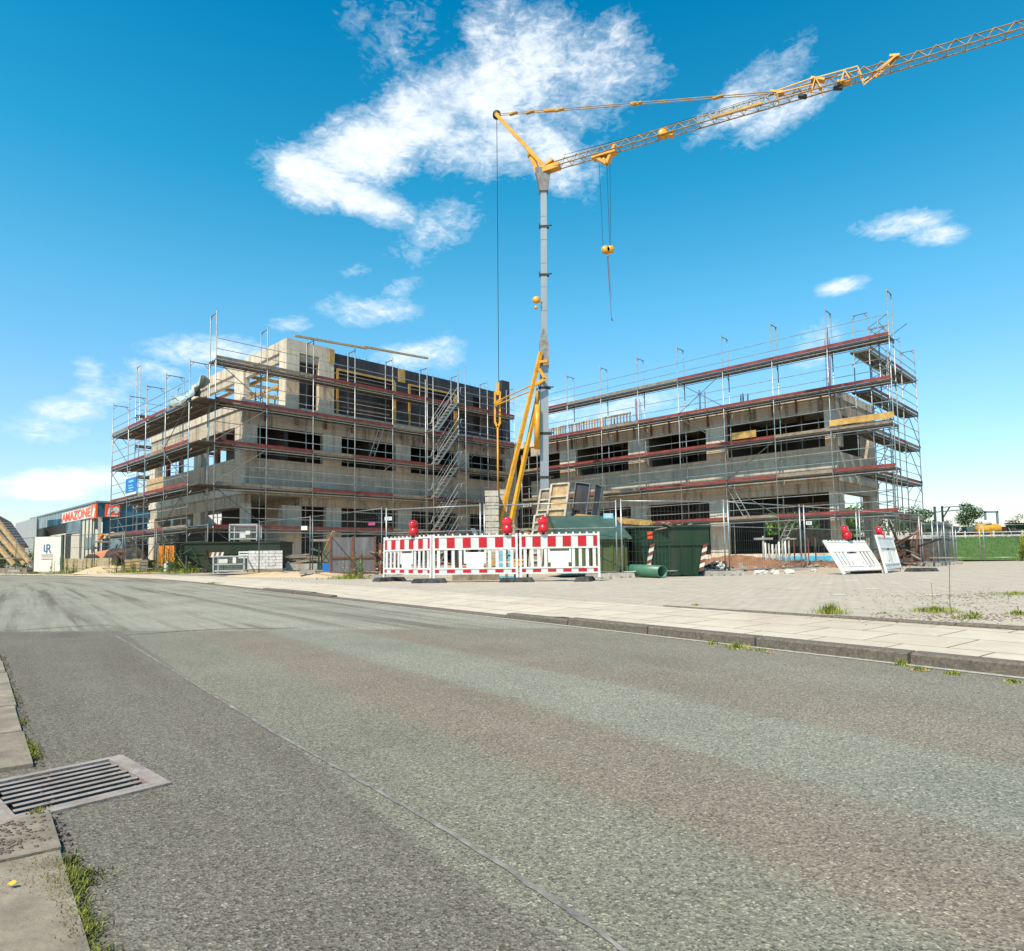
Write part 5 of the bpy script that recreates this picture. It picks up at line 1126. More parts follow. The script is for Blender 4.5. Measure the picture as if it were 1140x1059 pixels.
# ------------------------------------------------------------------ leaning wall formwork panels
def lean(tl, tr, bl, br, Y, label, kind, name='leaning_formwork'):
    A, B_, C_, D_ = at(bl[0], bl[1], Y), at(br[0], br[1], Y-.25), at(tr[0], tr[1], Y+.05), at(tl[0], tl[1], Y+.3)
    base = (A+B_)/2; n = (B_-A).cross(D_-A).normalized(); 
    if n.y > 0: n = -n
    t = thing(name, label, 'formwork panel', base, 0, 'wall formwork panels leaning near the crane')
    a, b_, c, d = [p-base for p in (A, B_, C_, D_)]
    sk = M['film'] if kind == 'film' else (M['wood'] if kind == 'yellow' else M['woodg'])
    mb = MB(); mb.extr([a-n*.05, b_-n*.05, c-n*.05, d-n*.05], n*.02); mb.build('plywood_face', sk, t)
    if kind != 'film':
        fr = MB(); nr = 7 if kind != 'ladder' else 8
        fr.beam(a, d, .07, .1, up=n); fr.beam(b_, c, .07, .1, up=n)
        for i in range(nr+1): p = a.lerp(d, i/nr); q = b_.lerp(c, i/nr); fr.beam(p, q, .05, .08, up=n)
        fr.build('steel_frame', mat('panel_frame_pale', (.45,.39,.30), .6, .3, 5, (.3,.2,.13), .1) if 'panel_frame_pale' not in bpy.data.materials else bpy.data.materials['panel_frame_pale'], t)
    else:
        fr = MB(); fr.beam(a, d, .04, .08, up=n); fr.beam(b_, c, .04, .08, up=n); fr.beam(d, c, .04, .08, up=n); fr.build('steel_frame', M['galvd'], t)
    return t
lean((602.5,545.5),(614,544.5),(588,640),(603,640), 24.5, 'grey ribbed formwork panel directly at the foot of the crane mast', 'ladder')
lean((614.5,539.5),(634,538),(600,640),(620,640), 22.5, 'pale ribbed formwork panel with yellow plywood, tallest of the leaning ones', 'yellow')
lean((596,574),(608,572.5),(588,642),(602,642), 21.0, 'lowest grey ribbed formwork panel, half hidden by the lamp', 'ladder')
lean((641.5,537),(657.5,539),(629,640),(644,640), 23.0, 'black faced formwork panel leaning right of the yellow plywood one', 'film')
lean((664,539),(671,542),(650,640),(657,640), 24.0, 'narrow grey formwork panel, last of the leaning row', 'film')
# green pipe, jugs, bottles
mb = MB(); pa_, pb_ = Vector((XatY(703, 17.4), 17.4, .26)), Vector((XatY(737, 16.25), 16.25, .235)); dd = (pb_-pa_).normalized(); up = Vector((0,0,1)); sd = dd.cross(up).normalized(); uu = sd.cross(dd)
n_ = 20; prof = [(0,.155),(1,.155),(1,.138),(0,.138)]
for (t, r) in prof:
    for i in range(n_): a = 6.2832*i/n_; mb.v.append(tuple(pa_.lerp(pb_, t)+(sd*math.cos(a)+uu*math.sin(a))*r))
for q in range(3):
    for i in range(n_): j = (i+1) % n_; mb.f.append((q*n_+i, q*n_+j, (q+1)*n_+j, (q+1)*n_+i)); mb.m.append(0); mb.sm.append(q != 1)
single(mb, 'plastic_pipe', M['pipe'], 'green plastic pipe lying before the striped skip', 'pipe', (pa_.x, pa_.y, .08))
def bottle(x, y, lb):
    t = MB(); t.lathe([(0,0),(.045,0),(.045,.2),(.03,.25),(.014,.28),(.014,.31),(0,.31)], n=10); o = t.build('bottle', M['cyan']); o.location = (x, y, PZ); tag(o, lb, 'bottle', 'blue bottles behind the middle barrier'); return o
mw = thing('water_crate', 'blue water containers stacked behind the middle barrier near its right end', 'crate', (XatY(559, 16.1), 16.1, PZ))
for k in range(2):
    for z in range(3): mb = MB(); x = k*.21; mb.box(x-.07, x+.07, -.08, .08, .02+z*.3, .12+z*.3, 0); mb.box(x-.07, x+.07, -.08, .08, .12+z*.3, .17+z*.3, 1); mb.box(x-.07, x+.07, -.08, .08, .17+z*.3, .28+z*.3, 0 if z == 1 else 1); mb.build('container', [M['cyan'], M['white']], mw)
pl_ = MB(); pl_.box(0, 1.6, 0, .9, .0, .16); single(pl_.xf(Matrix.Translation((XatY(505, 17), 16.6, PZ))), 'timber_block', M['woodg'], 'low red brown block pile hidden behind the middle barrier', 'timber', (XatY(505, 17), 16.6, PZ))
tt = MB()
for i in range(6): tt.box(0, .9, 0, .5, .1*i+.3, .1*i+.37)
single(tt.xf(Matrix.Translation((XatY(521, 17.0), 16.9, PZ-.25))), 'slat_stack', M['wood'], 'stack of brown slats glimpsed through the middle barrier', 'timber', (XatY(521, 17.0), 16.9, PZ))
yb_ = MB(); yb_.lathe([(0,0),(.1,0),(.1,.3),(.04,.36),(.04,.42),(0,.42)], n=10); yb_.tube((-.12,0,.3),(.14,0,.36),.03,6); o = yb_.build('hydrant_tap', M['yel']); o.location = (XatY(587, 16.4), 16.4, .82); tag(o, 'small yellow tap head poking up behind the barrier between two red lamps', 'tap')
ps = MB(); ps.tube((0,0,-.75),(0,0,0),.03,6); o2 = ps.build('stand_pipe', M['dark'], o)

# ------------------------------------------------------------------ rubble, litter, stacked frames, tarpaulin
blob(XatY(815, 20.6), 20.6, 2.6, 1.2, .38, 'earth_heap', M['soil'], 'low red brown earth heap with rubble right of the striped skip', 'heap', 4, z0=.1)
blob(XatY(918, 20.6), 21.0, 2.8, .8, .24, 'earth_heap', M['soil'], 'flat red brown earth strip behind the leaning white barrier', 'heap', 9, z0=.1, rz=.25)
rr = random.Random(21); mb = MB()
def chunk(mb, c, s_, m=0):
    c = Vector(c); a = [Vector((sx*s_*rr.uniform(.6,1), sy*s_*rr.uniform(.6,1), sz*s_*rr.uniform(.4,.8))) for sz in (-1,1) for sx, sy in ((-1,-1),(1,-1),(1,1),(-1,1))]
    rt = Matrix.Rotation(rr.uniform(0,6), 3, 'Z')@Matrix.Rotation(rr.uniform(-.6,.6), 3, 'X'); mb.hexa([c+rt@v for v in a], m)
for i in range(150): px = rr.uniform(778, 955); Y = rr.uniform(18.6, 21.6)+(px-780)*.012; chunk(mb, (XatY(px, Y), Y, .12+rr.uniform(0,.22)*(1 if px < 850 else .6)), rr.uniform(.03,.12), rr.choice((0,0,1,2)))
o = mb.build('rubble', [M['stone'], M['soil'], M['woodg']]); tag(o, kind='stuff')
mb = MB()
for i in range(60):
    px = rr.gauss(797, 9); Y = rr.uniform(17.9, 18.9); c = Vector((XatY(px, Y), Y, .12+rr.random()*.34*max(0, 1-abs(px-797)/22))); r_ = rr.uniform(.08,.22)
    pts = [c+Vector((rr.uniform(-1,1), rr.uniform(-.6,.6), rr.uniform(-.6,.7)))*r_ for _ in range(4)]; mb.quad(*pts, m=rr.choice((0,0,1,1,2))); mb.tri(pts[0], pts[2], c+Vector((r_*.5,0,r_*.6)), rr.choice((0,1)))
for px, Y in ((843, 17.9), (850, 18), (862, 18.2), (905, 18.8), (878, 18.5)):
    c = Vector((XatY(px, Y), Y, .12)); [chunk(mb, c+Vector((rr.uniform(-.1,.1), 0, 0)), .08, 0) for _ in range(2)]
o = mb.build('litter', [M['litter'], M['black'], M['bluegreen']]); tag(o, kind='stuff')
fs = thing('frame_stack', 'upright stack of pale scaffold frames in front of the ground floor slab', 'frames', (XatY(849, 20.3), 20.3, .12), R_(12))
for i in range(9):
    x = i*.11+.03*rr.random(); mb = MB(); hh = 1.0+rr.uniform(-.08,.12); mb.tube((x, 0, 0), (x+rr.uniform(-.02,.02), 0, hh-.18 if i not in (0,8) else hh), .028, 6); mb.build('tube', M['litter'] if i % 2 else M['stone'], fs)
mb = MB(); mb.box(-.05, 1.0, -.03, .03, .1, .14); mb.box(-.25, .35, -.04, .04, .94, 1.0); mb.box(.7, 1.15, -.04, .04, .94, .98); mb.build('cross_bar', M['stone'], fs)
mb = MB()
for i in range(4): mb.tube((1.3+i*.25, .3, 0), (1.3+i*.25, .3, 1.0), .02, 5)
mb.build('tube', M['rust'], fs)
bp = MB(); p = Vector((XatY(865, 23.2), 23.2, .1)); q = Vector((XatY(950, 24.4), 24.4, .1))
n_ = 22
for i in range(n_+1):
    c = p.lerp(q, i/n_)
    for j in range(4): bp.v.append((c.x, c.y+.06*math.sin(i*2.1+j)+.05*j, .12+j*.135+.015*math.sin(i*1.3)))
for i in range(n_):
    for j in range(3): k = i*4+j; bp.f.append((k, k+4, k+5, k+1)); bp.m.append(0); bp.sm.append(True)
o = single(bp, 'tarpaulin', M['tarp'], 'blue tarpaulin hanging along the edge of the ground slab of the right wing', 'tarpaulin', tuple(p)); md = o.modifiers.new('thick', 'SOLIDIFY'); md.thickness = .015
tl_ = MB(); 
for i in range(4): tl_.beam((XatY(858, 22)+.1*i, 22+.05*i, .2+.05*i), (XatY(892, 22.2)+.1*i, 22.5, .28+.05*i), .1, .04)
single(tl_, 'plank_pile', M['woodg'], 'loose planks lying behind the pale scaffold frames', 'planks', (XatY(858, 22), 22, .1))
def scrap(px, Y, w_, h_, n, label, seed, mts):
    r2 = random.Random(seed); mb = MB()
    for i in range(n):
        a = Vector((r2.uniform(-w_, w_), r2.uniform(-.6, .6), r2.random()**1.6*h_)); L2 = r2.uniform(.4, 1.5); d = Vector((r2.uniform(-1,1), r2.uniform(-.6,.6), r2.uniform(-.25,.35))).normalized()*L2; b2 = a+d; b2.z = max(.03, b2.z); mb.beam(a+Vector((0,0,.03)), b2, r2.choice((.05,.1,.16)), r2.choice((.03,.05)), r2.randint(0, len(mts)-1))
    o = mb.build('scrap_heap', mts); o.location = (XatY(px, Y), Y, .1); return tag(o, label, 'scrap heap')
scrap(585, 22.5, 1.6, 1.1, 45, 'tangle of boards and steel at the foot of the crane behind the fence', 51, [M['woodg'], M['rust'], M['galv'], M['ply']])
scrap(700, 21.8, 1.4, 1.5, 40, 'boards and bars piled behind the two dark green skips', 52, [M['wood'], M['ply'], M['galv'], M['woodg']])
scrap(470, 22.5, 1.8, .8, 34, 'scattered planks behind the angled barrier panel', 53, [M['woodg'], M['rust'], M['wood']])
scrap(1000, 24.5, 1.0, .7, 26, 'dark planks and steel bits below the right end scaffold', 54, [M['woodg'], M['rust'], M['dark']])
scrap(325, 29.5, 2.0, .7, 30, 'planks and bars lying under the first deck of the left wing', 55, [M['woodg'], M['galv'], M['wood']])
# pallet and dark heap by the right end, under the scaffold
dp = thing('stone_pallet', 'dark block stack with pale top board right of the scaffold, behind the stored fences', 'pallet', (XatY(1013, 27), 27, .1), R_(5))
mbx('block_stack', mat('dark_blocks', (.07,.06,.05), .9, .5, 6, (.16,.13,.1)), dp, (0,1.3,0,1,.1,1.02), (-.5,0,0,1,.1,.7)); mbx('top_board', M['litter'], dp, (-.1,1.35,-.05,1.05,1.04,1.2)); mbx('green_bin', M['lgreen'], dp, (1.45,1.8,.1,.6,.0,1.15)); mbx('pallet_base', M['woodg'], dp, (-.5,1.3,0,1,0,.09))
rp = MB(); rp.tube((0,0,0),(.2,0,1.75),.045,6); rp.tube((.5,0,0),(.3,.1,1.4),.03,5); rp.tube((-.3,0,.6),(.3,.1,1.6),.02,5); single(rp.xf(Matrix.Translation((XatY(1019,26.4),26.4,.1))), 'rusty_prop', M['rust'], 'rusty upright prop before the dark block stack', 'prop', (XatY(1019,26.4),26.4,.1))
# ------------------------------------------------------------------ drain grate in the left gutter
g0 = Vector((-1.278, 1.711)); gx = (Vector((-1.016, 1.995))-g0); gl_ = gx.length; gang = math.atan2(gx.y, gx.x)
gt = thing('drain_grate', 'cast iron drain grate with seven slots at the left edge of the road', 'grate', (g0.x, g0.y, 0), gang)
GW, GD = .395, .425
mb = MB()
mb.box(-.03, GW, -.003, .024, -.03, .006); mb.box(-.03, GW, GD-.024, GD+.003, -.03, .006); mb.box(-.03, .02, .024, GD-.024, -.03, .006); mb.box(GW-.045, GW, .024, GD-.024, -.03, .0065)
mb.build('frame', M['iron'], gt)
mb = MB(); nb = 8; pit = (GD-.054)/nb
for i in range(nb):
    y = .03+i*pit; w2 = pit*.46; a = .026+.008*(i % 3)
    mb.hexa([(a+.004,y+.005,-.003),(GW-.05,y+.005,-.003),(GW-.05,y+w2-.005,-.003),(a+.004,y+w2-.005,-.003),(a,y,.0045),(GW-.047-.008*(i%2),y,.0045),(GW-.047-.008*(i%2),y+w2,.0045),(a,y+w2,.0045)])
mb.box(.018, .032, .024, GD-.024, -.03, .0035); mb.build('bars', M['iron'], gt)
blk = mat('pit_dark', (.008,.007,.006), .95, .1, 5, None, 0, 0, spec=.1)  # near-black colour stands for the shade down the shallow pit
mb = MB(); mb.box(-.03, GW, 0, GD, -.055, -.05); mb.box(-.035, -.03, 0, GD, -.05, 0); mb.box(GW, GW+.004, 0, GD, -.05, -.001); mb.box(-.03, GW, -.006, -.003, -.05, -.001); mb.box(-.03, GW, GD+.003, GD+.006, -.05, -.001); mb.build('shaft', blk, gt)

# ------------------------------------------------------------------ plants
def blade(mb, p, h, w_, lean_, az_, m=0, seg=3):
    p = Vector(p); d = Vector((math.cos(az_), math.sin(az_), 0)); s_ = Vector((-d.y, d.x, 0))*w_; prev = None
    for i in range(seg+1):
        t = i/seg; c = p+d*lean_*t*t+Vector((0, 0, h*(t-.25*lean_/max(h,.01)*t*t*.5))); ww = s_*(1-t)*(1 if i else .6)
        if prev is not None: mb.quad(prev[0]-prev[1], prev[0]+prev[1], c+ww, c-ww, m)
        prev = (c, ww)
def tuft(rnd, x, y, z, h, n, sp, mb=None, w_=.004, m=None):
    mb = mb or MB()
    for i in range(n):
        a = rnd.uniform(0, 6.28); r = sp*min(1.25, abs(rnd.gauss(0, .55))); hh = h*rnd.uniform(.35, 1)*(1-.5*r/sp)
        blade(mb, (x+r*math.cos(a), y+r*math.sin(a), z), hh, w_*rnd.uniform(.6, 1.5), hh*rnd.uniform(.1, .9), rnd.uniform(0, 6.28), rnd.randint(0, 1) if m is None else m)
    return mb
def stalk(rnd, mb, x, y, z, h, w_=.004, leaf=.05, m=0):
    top = Vector((x+rnd.uniform(-.06, .06)*h, y+rnd.uniform(-.06,.06)*h, z+h)); mb.tube((x, y, z), top, w_, 4, m)
    n = int(10+h*26)
    for i in range(n):
        t = .1+.9*i/n; p = Vector((x, y, z)).lerp(top, t); a = rnd.uniform(0, 6.28); l = leaf*(1.15-t*.7)*rnd.uniform(.6, 1.2); d = Vector((math.cos(a), math.sin(a), rnd.uniform(.1, .8)))*l; s_ = Vector((-math.sin(a), math.cos(a), 0))*l*.2
        mb.quad(p, p+d*.5+s_, p+d, p+d*.5-s_, rnd.choice((m, 1)))
rn = random.Random(77)
LM = [M['leaf'], M['leafy']]
def weed(px, py, h, n, sp, label, z=.085, stalks=0, sh=.5, w_=.004, Y=None, name='weed', leaf=.05, m=0):
    p = gnd(px, py, z) if Y is None else Vector((XatY(px, Y), Y, z)); mb = MB(); tuft(rn, 0, 0, 0, h, int(n*1.8), sp, mb, w_)
    for i in range(stalks): a = rn.uniform(0, 6.28); r = sp*rn.uniform(.1, .8); stalk(rn, mb, r*math.cos(a), r*math.sin(a), 0, sh*rn.uniform(.55, 1) if stalks > 1 else sh, w_*.9, leaf, m)
    o = mb.build(name, LM); o.location = p; return tag(o, label, 'weed', 'weeds growing in the joints and along the fence')
weed(390, 643, .22, 420, .75, 'bright yellow green weed thicket before the red rack', .09, 9, .85, .008, Y=19.3, leaf=.12)
weed(212, 636, .35, 380, .8, 'leafy weed clump at the sloped end of the long olive skip', .18, 8, .55, .009, Y=27.5, leaf=.16)
weed(193, 634, .3, 160, .6, 'tall weeds standing before the orange door', .18, 11, 1.5, .008, Y=29, leaf=.16)
weed(178, 634, .3, 160, .6, 'tall weeds left of the orange door by the timber', .18, 7, 1.2, .008, Y=31, leaf=.16)
weed(145, 636, .3, 300, 1.5, 'low yellowish weeds before the pale timber boxes', .15, 12, .7, .01, Y=32, leaf=.15)
weed(80, 637, .3, 260, 1.8, 'low weeds along the brick wall of the showroom', .12, 16, 1.0, .01, Y=35.5, leaf=.15)
weed(40, 638, .2, 260, 2.2, 'grass strip below the white logo board', .1, 0, .7, .01, Y=35.8)
weed(236, 656, .05, 200, .35, 'grass tufts at the far kerb below the olive skip', .09, 0, 0, .004, Y=16.8)
weed(925, 683, .15, 260, .16, 'pale grass tuft growing at the low kerb in the paving', .085, 2, .13, .0028, leaf=.03)
weed(1040, 681, .075, 420, .24, 'flat grass patch around the foot of the tall weed stalk', .085, 0, 0, .003)
weed(1058, 678, .03, 20, .05, 'single tall weed stalk rising from the paving', .085, 1, .47, .0035, leaf=.035)
weed(1038, 672, .03, 10, .04, 'thin bare weed stalk left of the tall one', .085, 1, .22, .0025, leaf=.015)
weed(1080, 688, .05, 90, .13, 'dark leafy weed at the step of the low kerb', .085, 2, .08, .006, leaf=.05)
weed(1130, 662, .06, 240, .4, 'weed patch at the right border on the paving', .085, 0, 0, .004)
weed(1133, 684, .05, 110, .13, 'small weed tuft before the low kerb at the right border', .085, 2, .06, .004, leaf=.03)
weed(1122, 671, .02, 10, .02, 'thin leaning dry stem between the weed patches', .085, 1, .13, .0022, leaf=.01)
weed(985, 683, .03, 40, .06, 'tiny weed left of the flat grass patch', .085, 0, 0, .003)
weed(775, 674, .03, 60, .09, 'tiny grass tuft at the left end of the low kerb', .085, 0, 0, .003)
weed(820, 721.5, .055, 150, .13, 'weeds at the kerb foot, left of the kerb joint', .0, 0, 0, .0028)
weed(848, 725, .03, 60, .07, 'small weed at the kerb foot beside dry leaves', .0, 0, 0, .003)
weed(793, 717, .04, 60, .06, 'thin weed at the kerb foot farthest from the right border', .0, 0, 0, .003)
weed(1003, 741, .055, 80, .04, 'weed at the kerb foot before the second kerb joint', .0, 1, .05, .0025, leaf=.02)
weed(1024, 746, .03, 80, .05, 'low moss weed at the kerb foot right of the taller one', .0, 0, 0, .003)
weed(1062, 751, .03, 100, .05, 'low weed right below the kerb joint', .0, 0, 0, .003)
weed(1127, 760, .03, 60, .04, 'weed at the kerb foot by the right border', .0, 0, 0, .003)
weed(1151, 612, .6, 400, .7, 'yellow green shrub at the right border before the far fence', .1, 24, 1.5, .012, Y=33, name='shrub', leaf=.25, m=1)
# dry leaves and gravel crumbs, moss in the left gutter
mb = MB()
for i in range(70):
    c_, sp = rn.choice(((830, 9), (857, 5), (1030, 8), (935, 25), (1075, 30))); px = rn.gauss(c_, sp); lo = px > 900 and c_ in (935, 1075)
    py = (685+(px-935)*.05+rn.uniform(0, 4)) if lo else (721+(px-820)*.117+rn.uniform(0, 2)); p = gnd(px, py, .088 if lo else .006); r_ = rn.uniform(.006, .016)
    a = rn.uniform(0, 6.28); d = Vector((math.cos(a), math.sin(a), rn.uniform(0,.5)))*r_; e = Vector((-d.y, d.x, rn.uniform(0,.4)*r_))*.5; mb.quad(p-d, p+e, p+d, p-e, rn.randint(0, 1))
tag(mb.build('dry_leaves', [mat('dry_leaf', (.36,.17,.06), .8, .3, 8), M['wood']]), kind='stuff')
mb = MB()
def gp(s, off, z=.02): p = nR*(.17-.05*s+off)+dR*s; return (p.x, p.y, z)
def mossrun(s0, s1, off, wd, n, h):
    for i in range(n):
        s = rn.uniform(s0, s1); q = gp(s, off+rn.gauss(0, wd), .004); a = rn.uniform(0, 6.28)
        blade(mb, q, h*rn.uniform(.3, 1), .0022, h*rn.uniform(.2, 1.1), a, rn.choice((0, 0, 1)), 2)
mossrun(1.40, 1.80, -.005, .016, 1600, .017); mossrun(1.66, 1.84, -.05, .035, 1300, .015); mossrun(1.62, 1.7, .0, .03, 600, .016); mossrun(1.1, 1.34, .005, .016, 1000, .018); mossrun(1.28, 1.46, 0, .008, 320, .014)
mossrun(2.05, 2.2, -.02, .012, 260, .014); mossrun(2.75, 3.0, .0, .015, 800, .016); mossrun(3.0, 3.1, 0, .008, 150, .014); mossrun(3.35, 3.5, 0, .01, 180, .016); mossrun(3.9, 4.2, 0, .01, 200, .016)
mossrun(1.75, 1.86, -.17, .03, 500, .016); mossrun(2.1, 2.4, -.16, .012, 200, .014)
tag(mb.build('moss', [M['moss'], mat('moss_light', (.2,.2,.03), .85, .4, 20)]), kind='stuff')
mb = MB()                      # loose dirt crumbs and grit
for i in range(800):
    s = rn.uniform(1.88, 2.1) if i < 360 else rn.uniform(1, 6); off = rn.gauss(-.1, .05) if i < 360 else rn.uniform(.0, .03)
    q = Vector(gp(s, off, .015 if i < 360 else .002)); r_ = rn.uniform(.001, .0038); mb.hexa([q+Vector((sx*r_, sy*r_*rn.uniform(.6,1), sz*r_*.7)) for sz in (0, 1.4) for sx, sy in ((-1,-1),(1,-1),(1,1),(-1,1))], 0)
for i in range(1500):
    px = rn.gauss(1075, 55); py = rn.choice((rn.gauss(687, 3), rn.gauss(668, 7), rn.gauss(663, 2))); p = gnd(px, py, .082); r_ = rn.uniform(.002, .007)
    if p.y < 20: mb.hexa([p+Vector((sx*r_*rn.uniform(.8,1.6), sy*r_*rn.uniform(.6,1), sz*r_*.4)) for sz in (0, 1.4) for sx, sy in ((-1,-1),(1,-1),(1,1),(-1,1))], 1)
tag(mb.build('crumbs', [mat('dirt_crumbs', (.13,.10,.08), .9, .4, 50), mat('brown_crumbs', (.20,.11,.065), .9, .4, 30)]), kind='stuff')
mb = MB()
for i in range(260):
    s = rn.uniform(-1.5, 5); t = rn.uniform(.3, 4.0); p = nR*t+dR*s; r_ = rn.choice((.001,.0015,.0018,.0026))*rn.uniform(.7,1.3); q = Vector((p.x, p.y, .0005)); mb.hexa([q+Vector((sx*r_*rn.uniform(.7,1.3), sy*r_*rn.uniform(.6,1), sz*r_*.6)) for sz in (0, 1.4) for sx, sy in ((-1,-1),(1,-1),(1,1),(-1,1))])
tag(mb.build('gravel', M['stone']), kind='stuff')
lf = MB(); p = gnd(7, 985, .02); lf.quad(p, p+Vector((.006,.005,.005)), p+Vector((.014,.004,.007)), p+Vector((.008,-.003,.002))); lf.quad(p+Vector((.014,.004,.007)), p+Vector((.02,.001,.004)), p+Vector((.014,-.005,.001)), p+Vector((.008,-.003,.002))); single(lf, 'fallen_leaf', mat('yellow_leaf', (.6,.36,.02), .6, .2, 9), 'small yellow fallen leaf on the left gutter slab', 'leaf', tuple(p))

# ------------------------------------------------------------------ trees
def tree(x, Y, z, h, wd, label, seed=1, n=2600, ls=.3, trunk=.3, mt=None, name='tree', z0=None):
    rnd = random.Random(seed); X = XatY(x, Y); t = thing(name, label, 'tree', (X, Y, z), 0, 'trees and bushes beyond the site')
    mb = MB(); mb.tube((0, 0, 0), (0, 0, h*.55), wd*.035, 7, r1=wd*.02)
    for i in range(6): a = i*1.05; mb.tube((0, 0, h*(.25+.05*i)), (math.cos(a)*wd*.3, math.sin(a)*wd*.3, h*(.55+.05*i)), wd*.015, 5, r1=wd*.006)
    mb.build('trunk', M['bark'], t)
    cl = [(rnd.uniform(-.33,.33)*wd, rnd.uniform(-.33,.33)*wd, h*rnd.uniform(trunk+.12, .84), rnd.uniform(.14,.24)*wd) for _ in range(13)]+[(0, 0, h*.65, .3*wd)]
    mb = MB()
    for i in range(n):
        c = rnd.choice(cl); v = Vector((rnd.gauss(0,1), rnd.gauss(0,1), rnd.gauss(0,1))).normalized()*c[3]*rnd.uniform(.55, 1.08); v.z *= .8
        p = Vector(c[:3])+v; a = Vector((rnd.gauss(0,1), rnd.gauss(0,1), rnd.gauss(0,.6))).normalized()*ls*rnd.uniform(.5,1); b_ = a.cross(Vector((rnd.gauss(0,1), rnd.gauss(0,1), rnd.gauss(0,1)))).normalized()*ls*.4
        mb.quad(p-a*.5, p+b_*.5, p+a*.5, p-b_*.5, rnd.randint(0, 1))
    mb.build('crown', mt or [M['treeleaf'], M['leaf']], t); return t
tree(1080, 118, .3, 9.6, 5.4, 'round green tree on the horizon left of the gantry frame', 3, 2600, .42)
tree(1024, 100, .3, 7.6, 5.2, 'green tree partly behind the right end scaffold', 5, 2200, .4)
tree(1052, 140, .3, 7.6, 4.6, 'small bushy tree between the two rounder trees', 6, 1200, .45)
tree(1008, 110, .3, 8.2, 5.0, 'tree seen through the tubes of the right end scaffold', 16, 1200, .45)
tree(1132, 150, .3, 9.5, 5.0, 'thin reddish tree at the right border of the horizon', 7, 700, .45, mt=[M['rust'], M['leaf']])
tree(972, 95, .3, 8.0, 7, 'broad tree glimpsed through the end bay of the right wing', 8, 1500, .45)
tree(1098, 170, .3, 7.5, 6, 'low bush on the horizon behind the yellow tank', 9, 900, .5)
tree(2, 52, .1, 2.0, 3.0, 'dark green bush at the left border below the timbers', 12, 1500, .22, .05, name='bush')
tree(27, 56, .1, 1.7, 2.8, 'dark bush before the cream house wall', 13, 1200, .22, .05, name='bush')
def hedge(xa, xb, Y, z0, z1, dp, label, n, seed):
    rnd = random.Random(seed); a, b_ = XatY(xa, Y), XatY(xb, Y); mb = MB(); mb.box(a+.3, b_-.3, Y+.3, Y+dp-.3, z0, z1-.4, 1)
    for i in range(n):
        f = rnd.random(); p = Vector((rnd.uniform(a, b_), Y+rnd.uniform(-.1,.5) if f < .75 else Y+rnd.uniform(0, dp), rnd.uniform(z0, z1) if f < .75 else z1-rnd.uniform(0,.5)+.25*math.sin(i)))
        u_ = Vector((rnd.gauss(0,1), rnd.gauss(0,1), rnd.gauss(0,1))).normalized()*rnd.uniform(.1,.28); v = u_.cross(Vector((rnd.gauss(0,1), 1, rnd.gauss(0,1)))).normalized()*.1; mb.quad(p-u_, p+v, p+u_, p-v, rnd.choice((0,0,1)))
    o = single(mb, 'hedge', [mat('hedge_leaf%d' % seed, (.13,.22,.04), .7, .35, 1.5, (.08,.15,.03)), M['leaf']], label, 'hedge', (a, Y, z0)); return o
hedge(690, 960, 58, .1, 4.5, 3, 'bright green hedge seen through the ground floor of the right wing', 6000, 31)
# grassy bank beyond the far fence
def grassm():
    m, nt, b = nm('grass_bank'); co_ = objco(nt)
    c = ramp(nt, noise(nt, mapping(nt, co_, (1,1,.25)), 2.5, 7, .7), [(.3, (.035,.085,.012)), (.7, (.085,.16,.025))]).outputs[0]
    nt.links.new(c, b.inputs['Base Color']); b.inputs['Roughness'].default_value = .9; bump(nt, b, noise(nt, co_, 12, 5, .7), .8, .08); return m
gm = grassm()
mb = MB(); xs = [12, 20, 28, 36, 46, 60, 90, 140]; 
for i, x in enumerate(xs):
    for (Y, z) in ((43, .02), (45.5, 1.3), (48, 1.62), (70, 1.55), (140, .6), (420, -.04)): mb.v.append((x+(Y-43)*.45, Y-(x-12)*.02*(1 if Y < 60 else 0), z+.05*math.sin(x)))
for i in range(len(xs)-1):
    for j in range(5): k = i*6+j; mb.f.append((k, k+6, k+7, k+1)); mb.m.append(0 if j < 3 else 0); mb.sm.append(True)
tag(mb.build('embankment', gm), kind='structure')
# grass blades on the bank front
mb = MB()
for i in range(5000):
    x = rn.uniform(20, 46); t = rn.random(); Y = 43+t*5; z = (t/.5*1.3 if t < .5 else 1.3+(t-.5)/.5*.32); p = Vector((x+(Y-43)*.45, Y-(x-12)*.02, z)); blade(mb, p, rn.uniform(.12,.3), .02, .1, rn.uniform(0,6.28), rn.randint(0,1), 1)
tag(mb.build('grass', [mat('grass_blade', (.06,.13,.02), .8, .4, 3), M['leaf']]), kind='stuff')
mb = MB(); a = Vector((28, 47.2, 1.66)); b_ = Vector((70, 46.5, 1.7))
mb.beam(a, b_, .1, .1); mb.beam(a+Vector((0,0,.25)), b_+Vector((0,0,.25)), .05, .05)
for i in range(22): p = a.lerp(b_, i/21); mb.box(p.x-.04, p.x+.04, p.y-.04, p.y+.04, 1.5, 2.0)
single(mb, 'low_railing', M['litter'], 'long low pale railing along the top of the grassy bank', 'railing', tuple(a))
